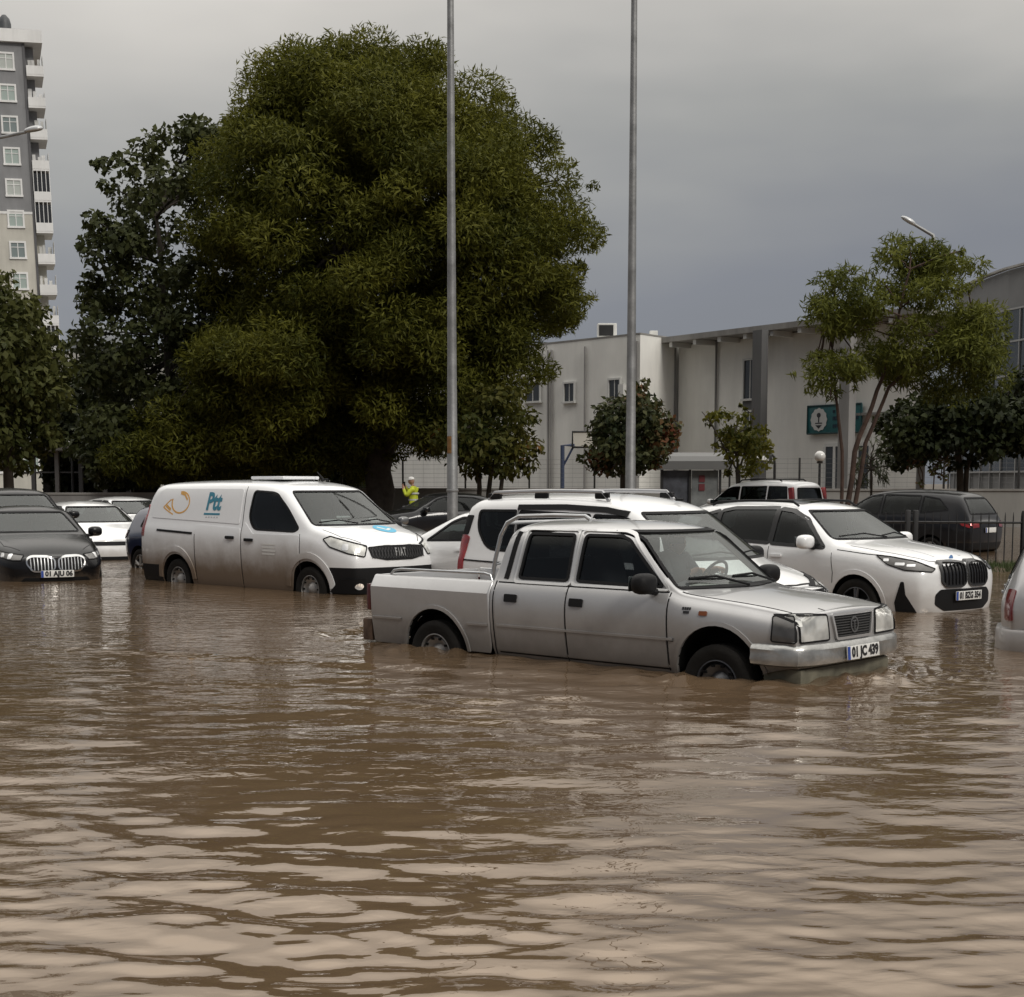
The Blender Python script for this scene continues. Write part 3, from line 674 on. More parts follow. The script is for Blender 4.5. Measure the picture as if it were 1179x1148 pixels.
    mb = MB(); mb.tube([(-2.62, -.55, .44), (-2.80, -.55, .44)], .035, 10); obj('tow_bar', mb, M_BLACK, root)
    return root
PICKUP = build_pickup()
# ------------------------------------------------------------------ the other cars standing in the water
P_WHITE = paint('white_paint', (.80, .805, .81), .28, mud=(.42, .62, .35), grime=.06)
P_VAN = paint('white_van_paint', (.79, .80, .815), .32, clean_from=1.75, mud=(.46, 1.16, 1.0), mudcol=(.17, .125, .088), grime=.05)
P_BLACK = paint('black_paint', (.007, .007, .008), .22, mud=(.3, .45, .25), grime=.0, coat=.12)
P_DGREY = paint('dark_grey_paint', (.011, .0115, .014), .28, .3, mud=(.35, .6, .4), coat=.5, grime=.03)
P_GREY = paint('grey_paint', (.16, .165, .17), .3, .5, mud=(.35, .6, .4))
P_NAVY = paint('dark_blue_paint', (.012, .02, .06), .28, .3, mud=(.35, .6, .4))
P_SILV2 = paint('silver_grey_paint', (.40, .40, .41), .33, .3, mud=(.4, .9, .5))
for _m in (P_BLACK, P_DGREY): _m.node_tree.nodes['Principled BSDF'].inputs['Specular IOR Level'].default_value = .22
def lamp(sh, root, poly, axis, m=M_LENS, name='headlight', r=.03, off=.008, seal=.012, bulbs=()):
    mb = MB(); sh.patch(mb, poly, axis, off, cell=.04, r=r); o = obj(name, mb, m, root)
    if seal: t = MB(); sh.strip(t, rounded(poly, r), seal, axis, off + .003, closed=True, step=.04); obj('lamp_seal', t, M_TRIM, o)
    for bl in bulbs:
        u, v, k = bl[:3]; kv = bl[3] if len(bl) > 3 else k
        t = MB(); sh.patch(t, [(u - k, v - kv), (u + k, v - kv), (u + k * 1.15, v + kv), (u - k * .85, v + kv)], axis, off + .004, cell=.03, r=min(k, kv) * .6, rim=.004); obj('lamp_reflector', t, M_BULB, o)
    return o
def roof_rail(root, x0, x1, y, z0, z1, m=M_BLACK, r=.02, feet=True, h=.06):
    mb = MB(); n = 8; pts = []
    for i in range(n + 1):
        t = i / n; pts.append((x0 + (x1 - x0) * t, y, z0 + (z1 - z0) * t + h + .015 * math.sin(math.pi * t)))
    mb.tube([(x0 - .1, y, z0 - .01)] + pts + [(x1 + .1, y, z1 - .02)], r, 8); o = obj('roof_rail', mb, m, root)
    if feet:
        for t in (.0, .45, 1.):
            f = MB(); f.box((x0 + (x1 - x0) * t, y, z0 + (z1 - z0) * t + h * .45), (.20, .05, h), 0, .02); obj('rail_foot', f, M_BLACK, o)
    return o
def wipers(sh, root, z0, z1, arms):
    mb = MB()
    for y0, y1 in arms:
        a, na = sh.hit('F', y0, z0); b, nb = sh.hit('F', y1, z1); c, nc = sh.hit('F', (y0 + y1) / 2, (z0 + z1) / 2 + .02)
        mb.tube([a + na * .02, c + nc * .045, b + nb * .02], .010, 6)
    obj('wipers', mb, M_BLACK, root)
# ---- white postal van
def build_van():
    root = thing('panel_van', 'white postal van with an orange horn emblem, its lower half brown with mud', 'van'); place(root, -3.532, 23.665, -.754, .282)
    S = dict(top=[(-2.62, 1.78), (-2.5, 1.85), (-1.5, 1.885), (0, 1.89), (.7, 1.87), (1.0, 1.80), (1.06, 1.775), (1.80, 1.27), (1.86, 1.24), (2.2, 1.15), (2.42, 1.06), (2.50, .98)],
             belt=[(-2.6, 1.22), (1.5, 1.18), (2.0, 1.06), (2.5, .90)], w=[(-2.62, .90), (-2.3, .945), (1.8, .945), (2.15, .92), (2.40, .84), (2.50, .76)],
             zb=[(-2.62, .24), (2.5, .20)], crease=[(0, .62)], tumble=.19, crown=.03, cz=-.005, bulge=.012,
             xs=[-2.62, -2.56, -2.45, -2.0, -1.0, 0, .6, .95, 1.05, 1.1, 1.75, 1.81, 1.9, 2.1, 2.3, 2.44, 2.50],
             fprof=[(.2, .06), (.6, .08), (.8, .04), (1.0, -.02), (1.1, -.05)], rprof=[(.3, 0), (1.0, .02), (1.4, .08), (1.85, .30)], fzone=.25, rzone=.35,
             bow=[(.5, 0), (1.0, .10), (1.8, .16), (2.2, .08), (2.5, .03)], fb=.10, rb=.03, capcrease=.3)
    wd = [(.42, 1.165), (1.36, 1.150), (1.46, 1.19), (1.14, 1.49), (.86, 1.69), (.74, 1.715), (.30, 1.735), (.26, 1.34)]
    rr = [.10, .03, .06, .2, .1, .05, .06, .2]; ws = [(-.80, 1.245), (.80, 1.245), (.66, 1.73), (-.66, 1.73)]
    body, sh = body_from(S, P_VAN, [(1.70, .34, .40), (-1.575, .34, .40)], root, cabin_cutters(S, .05, 1.72, [rounded(wd, rr)], ws, None, P_VAN)); cabin_fit(root, S, .55, 1.85, False)
    def sides(ax, s):
        pane(sh, root, rounded(wd, rr), ax, 'side_window', GL_DARK, 0, .028)
        seam(sh, root, [[(.135, .28), (.13, 1.2), (.10, 1.80)], [(1.53, .30), (1.53, 1.0), (1.50, 1.12)], [(-1.06, .3), (-1.06, .75), (-1.06, 1.06)]], ax, .010)
        mb = MB(); sh.patch(mb, [(.16, .28), (1.30, .28), (1.37, .55), (1.50, .76), (1.50, 1.10), (.42, 1.10), (.20, 1.26), (.16, 1.26)], ax, .005, cell=.1, r=.03); dr = obj('door', mb, P_VAN, root)
        handle(sh, dr, .34, 1.005, ax, off=.03, w_=.2, h_=.045)
        mb = MB(); sh.patch(mb, [(-1.04, .28), (.11, .28), (.10, 1.17), (-1.04, 1.21)], ax, .005, cell=.1, r=.03); sd = obj('sliding_door', mb, P_VAN, root)
        handle(sh, sd, -.13, 1.03, ax, off=.03, w_=.2, h_=.045)
        mb = MB(); sh.patch(mb, [(-2.30, 1.30), (.05, 1.235), (.04, 1.76), (-2.08, 1.76), (-2.22, 1.66)], ax, .007, cell=.1, r=[.04, .04, .06, .08, .08], rim=.02); obj('side_panel', mb, P_VAN, root)
        mb = MB(); sh.strip(mb, [(-2.10, 1.105), (-1.12, 1.072)], .035, ax, .006); obj('door_rail', mb, M_BLACK, root)
        for xc, a0, a1 in ((1.70, 3, 178), (-1.575, 3, 178)):
            mb = MB(); sh.strip(mb, arch_path(xc, .36, .46, 0, 180), .09, ax, .016, rim=.03); obj('arch_lip', mb, P_VAN, root)
        mb = MB(); sh.patch(mb, [(-2.57, 1.0), (-2.50, 1.0), (-2.44, 1.5), (-2.50, 1.5)], ax, .012, r=.02); obj('tail_light', mb, M_REDL, root)
        cp = corner([(2.03, .93, 1.055), (2.16, .92, .95), (2.40, .78, .86), (2.52, .57, .81), (2.54, .55, .955), (2.40, .76, 1.02), (2.16, .91, 1.095)], s, 45)
        c1 = corner([(2.36, .80, .945), (2.47, .66, .90)], s, 45)
        lamp(sh, root, cp, ('C', s, 45), M_LENS, r=.02, seal=.016, bulbs=[(*c1[0], .045), (*c1[1], .035)])
        mirror(root, 1.36, s * .93, 1.19, ax, M_BLACK, 1.15) if s > 0 else None
        wheel(root, 1.70, s * .84, .33, ax, .205, style='steel'); wheel(root, -1.575, s * .84, .33, ax, .205, style='steel')
        # small lettered notice on the front door
        mb = MB()
        for k in range(4): sh.strip(mb, [(.66, .955 - k * .048), (.98 - .02 * (k % 2), .95 - k * .048)], .022, ax, .0075, rim=.002)
        obj('door_notice', mb, mat('pale_print', (.62, .62, .60), .6), dr)
        # emblem: post horn and the letters
        fl = s > 0
        hm = mat('horn_orange', (.60, .33, .08), .5)
        def ph(u, v): return (-1.66 + (u if not fl else -u), 1.525 + v)
        mb = MB()
        loop = [ph(.115 + .205 * math.cos(a) * 1.15, .02 + .165 * math.sin(a)) for a in [R(d) for d in range(-200, 101, 12)]]
        wds = .03
        sh.strip(mb, loop, .026, ax, .009, rim=.002); sh.strip(mb, [ph(.08, .165), ph(.20, .14), ph(.29, .06)], .035, ax, .009, rim=.002)
        sh.strip(mb, [ph(-.34, -.06), ph(-.17, .055), ph(-.12, .06), ph(-.10, -.04), ph(-.02, -.12)], .022, ax, .009, rim=.002)
        sh.strip(mb, [ph(-.34, -.06), ph(-.20, -.12), ph(-.05, -.17)], .022, ax, .009, rim=.002); sh.strip(mb, [ph(-.27, -.03), ph(-.13, -.10)], .05, ax, .0085, rim=.002)
        obj('horn_emblem', mb, hm, root)
        tm = mat('letter_teal', (.035, .20, .29), .5)
        vs, fs = text_mesh('Ptt', .335, bold=.012, shear=.12); mb = MB(); sh.decal(mb, vs, fs, ax, -.665, 1.555, .012, flip=fl, M=Matrix.Diagonal((.95, 1.1, 1, 1)))
        sh.strip(mb, [(-.88, 1.375), (-.47, 1.375)], .03, ax, .010, rim=.002); obj('door_lettering', mb, tm, root)
        mb = MB()
        for k in range(5): sh.patch(mb, [(-.83 + k * .07, 1.315), (-.79 + k * .07, 1.315), (-.79 + k * .07, 1.335), (-.83 + k * .07, 1.335)], ax, .009, rim=.002)
        obj('small_print', mb, mat('faint_print', (.45, .45, .47), .6), root)
    both(sides)
    w_ = pane(sh, root, ws, 'F', 'windscreen', GL_MID, .05, .024)
    mb = MB()
    for u, v, a, b in ((-.45, 1.30, .2, .035), (.35, 1.31, .10, .03), (-.2, 1.37, .13, .012)): sh.patch(mb, [(u - a, v - b), (u + a, v - b), (u + a * .9, v + b), (u - a * .8, v + b)], 'F', -.012, rim=.0)
    obj('dashboard_papers', mb, mat('paper_behind_glass', (.42, .44, .44), .6), w_)
    wipers(sh, root, 1.25, 1.27, [(-.1, -.70), (.62, .0)])
    gp = [(-.50, .80), (-.25, .755), (.25, .755), (.50, .80), (.53, .945), (.25, .965), (-.25, .965), (-.53, .945)]
    mb = MB(); sh.patch(mb, gp, 'F', .012, cell=.06, r=.03); gr = obj('grille', mb, M_BLACK, root)
    mb = MB()
    for k in range(-9, 10):
        u = k * .053; sh.strip(mb, [(u - .02, .785), (u + .02, .935)], .007, 'F', .017, rim=.006); sh.strip(mb, [(u + .02, .785), (u - .02, .935)], .007, 'F', .017, rim=.006)
    obj('grille_mesh', mb, mat('grille_grey', (.045, .045, .048), .4), gr)
    mb = MB()
    for i, chx in enumerate('FIAT'):
        vs, fs = text_mesh(chx, .14, bold=.004); sh.decal(mb, vs, fs, 'F', (-.075, -.022, .028, .088)[i] , .86, .030, M=Matrix.Diagonal((.55, 1.15, 1, 1)))
    obj('grille_lettering', mb, mat('dull_letter_metal', (.30, .30, .30), .4, .3), gr)
    fbp = split_region(body, [((0, 0, .66), (0, 0, 1)), ((2.125, 0, 0), (1, 0, 0))], lambda c: c.z < .66 and c.x > 2.125, 'front_bumper', M_BLACK, root)
    split_region(body, [((0, 0, .55), (0, 0, 1)), ((-2.0, 0, 0), (1, 0, 0))], lambda c: c.z < .55 and c.x < -2.0, 'rear_bumper', M_BLACK, root)
    for s in (-1, 1):
        mb = MB(); sh.patch(mb, [(s * .60, .30), (s * .86, .30), (s * .84, .50), (s * .64, .52)], 'F', .026, r=.03); fo = obj('fog_lamp_bezel', mb, M_TRIM, fbp)
        mb = MB(); sh.patch(mb, [(s * .70 + .045 * math.cos(a), .40 + .045 * math.sin(a)) for a in [i * math.pi / 8 for i in range(16)]], 'F', .034, cell=.2); obj('fog_lamp', mb, M_BULB, fo)
    number_plate(root, (2.72, 0, .42), None)
    # roundel on the bonnet, aerial, roof hatch
    mb = MB(); lt = mat('roundel_blue', (.10, .42, .62), .5)
    sh.patch(mb, [(2.06 + .16 * math.cos(a), .22 + .19 * math.sin(a)) for a in [i * math.pi / 10 for i in range(20)]], 'T', .006, rim=.002)
    ro = obj('bonnet_roundel', mb, lt, root)
    mb = MB(); sh.strip(mb, [(2.0, .12), (2.12, .22), (2.06, .32)], .05, 'T', .009, rim=.002); obj('roundel_mark', mb, M_PLATE, ro)
    mb = MB(); mb.tube([(.78, .15, 1.90), (.62, .15, 2.02)], [.012, .006], 6); mb.box((.80, .15, 1.905), (.12, .05, .03), 0, .01); obj('aerial', mb, M_BLACK, root)
    mb = MB(); mb.box((.15, -.1, 1.93), (.8, .7, .05), 0, .02); obj('roof_hatch', mb, P_VAN, root)
    seam(sh, root, [[(1.85, -.78), (2.2, -.74), (2.42, -.55)], [(1.85, .78), (2.2, .74), (2.42, .55)]], 'T', .010)
    return root
build_van()
# ---- white compact SUV
def build_suv():
    root = thing('compact_suv', 'clean white SUV with a large black twin grille, at the fence on the right', 'SUV'); place(root, 4.182, 20.662, -.902, .309)
    S = dict(top=[(-2.28, .98), (-2.22, 1.10), (-1.98, 1.48), (-1.88, 1.54), (-1.2, 1.62), (-.4, 1.645), (.1, 1.605), (.32, 1.555), (.38, 1.53), (1.05, 1.155), (1.12, 1.13), (1.6, 1.075), (2.0, 1.0), (2.14, .945), (2.20, .90)],
             belt=[(-2.28, .92), (-2.0, 1.14), (-.6, 1.09), (.9, 1.03), (1.6, .97), (2.2, .82)], w=[(-2.28, .80), (-1.9, .90), (-1.3, .925), (.6, .90), (1.35, .925), (1.9, .90), (2.12, .82), (2.20, .76)],
             zb=[(-2.28, .35), (-1.8, .22), (1.8, .20), (2.2, .22)], crease=[(0, .52)], tumble=.36, crown=.04, cz=.02, bulge=.012,
             xs=[-2.28, -2.22, -2.1, -1.96, -1.8, -1.2, -.5, .1, .34, .40, 1.02, 1.08, 1.2, 1.55, 1.85, 2.05, 2.15, 2.20],
             fprof=[(.2, .04), (.5, .05), (.8, .04), (.95, -.03)], rprof=[(.3, .05), (.6, 0), (1.2, .03)], fzone=.25, rzone=.2,
             bow=[(-.4, 0), (.3, .10), (1.05, .16), (1.7, .08), (2.2, .03)], fb=.12, rb=.08, capcrease=.25)
    WS = [(-.76, 1.165), (.76, 1.165), (.575, 1.52), (-.575, 1.52)]; BW = [(-.62, 1.15), (.62, 1.15), (.5, 1.45), (-.5, 1.45)]
    w1 = [(-.10, 1.085), (.81, 1.055), (.39, 1.41), (.13, 1.515), (-.10, 1.54)]
    w2 = [(-1.12, 1.125), (-.14, 1.09), (-.14, 1.55), (-.9, 1.54), (-1.12, 1.50)]
    w3 = [(-1.60, 1.19), (-1.16, 1.13), (-1.16, 1.505), (-1.38, 1.45)]
    body, sh = body_from(S, P_WHITE, [(1.346, .35, .395), (-1.346, .35, .395)], root, cabin_cutters(S, -1.85, 1.0, [w1, w2, w3], WS, BW, P_WHITE)); cabin_fit(root, S, .0, 1.10)
    def sides(ax, s):
        for w_ in (w1, w2, w3): pane(sh, root, w_, ax, 'side_window', GL_DARK, .03, .045, mat('gloss_black', (.012, .012, .013), .12), .006)
        seam(sh, root, [[(.95, .35), (.99, .75), (.95, 1.0)], [(-.12, .30), (-.12, 1.05)], [(-1.08, .62), (-1.0, 1.08)], [(1.02, 1.04), (1.5, 1.0), (1.7, .99)]], ax, .009)
        for hx, hz in ((.02, .93), (-.98, .96)): handle(sh, root, hx, hz, ax, P_WHITE, .2, .035, .02)
        for xa in (1.346, -1.346): mb = MB(); sh.strip(mb, arch_path(xa, .35, .425, -5, 185), .055, ax, .008, rim=.02); obj('arch_trim', mb, P_WHITE, root)
        mirror(root, .62, s * .90, 1.13, ax, P_WHITE, 1.1)
        wheel(root, 1.346, s * .82, .345, ax, .24, spokes=5, rimmat=M_RIMD); wheel(root, -1.346, s * .82, .345, ax, .24, spokes=5, rimmat=M_RIMD)
        AX = ('C', s, 45); cp = corner([(1.70, .92, .99), (1.84, .90, .885), (2.04, .83, .82), (2.24, .56, .80), (2.27, .53, .835), (2.14, .74, .925), (1.90, .90, .975)], s, 45)
        cb = corner([(1.84, .91, .935), (2.00, .86, .89), (2.10, .78, .875), (2.19, .66, .855)], s, 45)
        lamp(sh, root, cp, AX, M_LENSD, r=.012, bulbs=[(*cb[0], .03, .016), (*cb[1], .055, .016), (*cb[2], .05, .014)])
        mb = MB(); sh.patch(mb, corner([(2.015, .86, .68), (1.96, .89, .42), (2.0, .87, .20), (2.19, .66, .20), (2.06, .82, .52), (2.045, .84, .68)], s, 45), AX, .006, r=.012, cell=.04); obj('air_curtain', mb, M_BLACK, root)
        mb = MB(); sh.patch(mb, [(-2.20, .90), (-1.9, .93), (-1.9, 1.03), (-2.18, 1.02)], ax, .008, r=.02); obj('tail_light', mb, M_REDL, root)
        kp = [(s * .03, .66), (s * .10, .615), (s * .38, .615), (s * .455, .68), (s * .455, .86), (s * .38, .905), (s * .12, .905), (s * .03, .88)]
        mb = MB(); sh.patch(mb, kp, 'F', .012, cell=.05, r=.03); k_ = obj('kidney_grille', mb, mat('gloss_black', (.012,) * 3, .12), root)
        mb = MB()
        for i in range(6): u = s * (.085 + i * .063); sh.strip(mb, [(u, .64), (u, .885)], .014, 'F', .024, rim=.018)
        obj('grille_bars', mb, M_BLACK, k_)
        mb = MB(); sh.strip(mb, rounded(kp, .03), .020, 'F', .028, closed=True, rim=.03, step=.04); obj('grille_frame', mb, mat('dark_chrome', (.06,) * 3, .2, .6), k_)
        roof_rail(root, -1.35, .02, s * .575, 1.585, 1.60, r=.017, feet=False, h=.035)
    both(sides)
    pane(sh, root, WS, 'F', 'windscreen', GL_MID, .05, .022); pane(sh, root, BW, 'B', 'rear_window', GL_DARK, .05, .035)
    mb = MB(); mb.box((.34, 0, 1.47), (.03, .22, .06), 0, .012); obj('inside_mirror', mb, M_BLACK, root)
    wipers(sh, root, 1.165, 1.185, [(.1, -.66), (.64, .05)])
    mb = MB(); sh.patch(mb, [(-.40, .32), (.40, .32), (.55, .40), (.55, .52), (.47, .585), (-.47, .585), (-.55, .52), (-.55, .40)], 'F', .006, cell=.06, r=.03); obj('air_intake', mb, M_BLACK, root)
    x, _ = sh.hit('F', 0, .50); number_plate(root, (x.x + .035, 0, .50), '01 BZG 354')
    p, nn = sh.hit('F', 0, .955); mb = MB(); mb.lathe([(.001, .004), (.04, .003), (.045, 0)], 'X', (p.x + .012, 0, .945), 20); obj('bonnet_badge', mb, mat('badge_blue', (.10, .2, .4), .3), root)
    seam(sh, root, [[(1.15, -.76), (1.6, -.74), (1.95, -.62), (2.12, -.47), (2.2, -.2), (2.2, .2), (2.12, .47), (1.95, .62), (1.6, .74), (1.15, .76)]], 'T', .009)
    mb = MB(); sh.patch(mb, [(-.75, -.42), (.05, -.42), (.05, .42), (-.75, .42)], 'T', .004, r=.05); obj('glass_roof', mb, M_GLASSD, root)
    for s in (-1, 1): mb = MB(); sh.strip(mb, [(1.2, s * .36), (1.7, s * .33), (2.05, s * .26)], .03, 'T', .005, rim=.02); obj('bonnet_crease', mb, P_WHITE, root)
    return root
build_suv()
# ---- white high-roofed combi behind the pickup
def build_combi():
    root = thing('combi_van', 'white high-roofed combi with black roof rails, right behind the silver pickup', 'combi'); place(root, 1.497, 17.97, -.73, .42)
    S = dict(top=[(-2.16, 1.76), (-2.06, 1.83), (-1.4, 1.86), (-.4, 1.86), (.2, 1.815), (.52, 1.73), (.60, 1.70), (1.42, 1.17), (1.50, 1.13), (1.85, 1.04), (2.1, .945), (2.22, .86)],
             belt=[(-2.2, 1.14), (1.0, 1.08), (1.6, .98), (2.2, .80)], w=[(-2.16, .86), (-1.8, .915), (1.3, .915), (1.8, .87), (2.1, .78), (2.22, .70)], zb=[(-2.2, .25), (2.2, .22)], tumble=.2, crown=.035, crease=[(0, .6)],
             xs=[-2.16, -2.1, -1.9, -1.2, -.4, .2, .54, .64, 1.38, 1.46, 1.6, 1.85, 2.05, 2.16, 2.22], fprof=[(.2, .05), (.5, .05), (.9, -.03)], rprof=[(.3, 0), (1.0, .0), (1.5, .02), (1.85, .12)], fzone=.25, rzone=.3,
             bow=[(.1, 0), (.55, .10), (1.45, .22), (2.0, .14), (2.2, .06)], fb=.12, rb=.03)
    q1 = rounded([(-1.66, 1.20), (-1.26, 1.185), (-1.26, 1.665), (-1.87, 1.66), (-1.86, 1.45)], [.16, .02, .02, .05, .1]); q2 = [(-1.20, 1.185), (-.12, 1.15), (-.12, 1.63), (-1.20, 1.66)]; q3 = [(-.06, 1.15), (1.08, 1.10), (.46, 1.58), (.3, 1.615), (-.06, 1.63)]
    WS = [(-.80, 1.16), (.80, 1.16), (.66, 1.66), (-.66, 1.66)]; BW = [(-.66, 1.15), (.66, 1.15), (.6, 1.66), (-.6, 1.66)]
    body, sh = body_from(S, P_WHITE, [(1.38, .33, .38), (-1.375, .33, .38)], root, cabin_cutters(S, -2.0, 1.36, [q1, q2, q3], WS, BW, P_WHITE)); cabin_fit(root, S, .1, 1.48)
    def sides(ax, s):
        for q_, r_ in ((q1, 0), (q2, .03), (q3, .03)): pane(sh, root, q_, ax, 'side_window', GL_DARK, r_, .03)
        mb = MB(); sh.strip(mb, [(-1.24, 1.705), (-.5, 1.715), (.1, 1.69), (.42, 1.64)], .06, ax, .012); obj('roof_gutter', mb, M_BLACK, root)
        seam(sh, root, [[(-.09, .3), (-.09, 1.12)], [(-1.23, .45), (-1.23, 1.7)], [(1.1, .32), (1.12, 1.05)]], ax, .010)
        mb = MB(); sh.strip(mb, [(-2.1, 1.06), (-1.25, 1.04)], .018, ax, .006); obj('door_rail', mb, M_BLACK, root)
        handle(sh, root, .04, .98, ax); handle(sh, root, -1.1, 1.0, ax)
        AX = ('C', s, 135)
        mb = MB(); sh.patch(mb, corner([(-2.17, .77, .93), (-2.06, .90, .93), (-2.06, .89, 1.34), (-2.09, .85, 1.36), (-2.16, .77, 1.36)], s, 135), AX, .012, r=.03, cell=.05, rim=.03); obj('tail_light', mb, M_REDL, root)
        mb = MB(); sh.patch(mb, corner([(-2.16, .77, 1.365), (-2.08, .86, 1.365), (-2.06, .85, 1.60), (-2.13, .76, 1.60)], s, 135), AX, .010, r=.02, cell=.05, rim=.03); obj('rear_pillar_trim', mb, M_TRIM, root)
        mirror(root, .95, s * .90, 1.16, ax, M_BLACK, 1.15)
        wheel(root, 1.38, s * .8, .32, ax, style='steel'); wheel(root, -1.375, s * .8, .32, ax, style='steel')
        lamp(sh, root, [(s * .46, .74), (s * .66, .76), (s * .80, .86), (s * .74, .96), (s * .56, .90)], 'F', M_LENS, r=.03, bulbs=[(s * .62, .83, .05)])
        lamp(sh, root, [(1.74, .98), (1.95, .80), (2.15, .76), (2.18, .86), (1.95, .96)], ax, M_LENS, r=.02)
        roof_rail(root, -1.72, -.05, s * .63, 1.80, 1.815, m=mat('rail_silver', (.42, .42, .43), .35, .7), r=.026, h=.075)
    both(sides)
    pane(sh, root, WS, 'F', 'windscreen', GL_MID, .05, .026)
    wipers(sh, root, 1.165, 1.19, [(.1, -.66), (.66, .05)])
    pane(sh, root, BW, 'B', 'rear_window', GL_DARK, .05, .03)
    gp = [(-.42, .74), (.42, .74), (.46, .84), (-.46, .84)]; mb = MB(); sh.patch(mb, gp, 'F', .008, r=.03); obj('grille', mb, M_BLACK, root)
    mb = MB(); sh.patch(mb, [(-.7, .25), (.7, .25), (.7, .5), (-.7, .5)], 'F', .012, r=.05); obj('front_bumper', mb, M_BLACK, root)
    seam(sh, root, [[(1.52, -.74), (1.8, -.70), (2.0, -.60), (2.12, -.42), (2.16, 0), (2.12, .42), (2.0, .60), (1.8, .70), (1.52, .74)]], 'T', .022)
    mb = MB(); mb.tube([(.42, .2, 1.80), (.24, .2, 1.94)], [.010, .005], 6); mb.box((.44, .2, 1.80), (.1, .04, .03), 0, .01); obj('aerial', mb, M_BLACK, root)
    return root
build_combi()
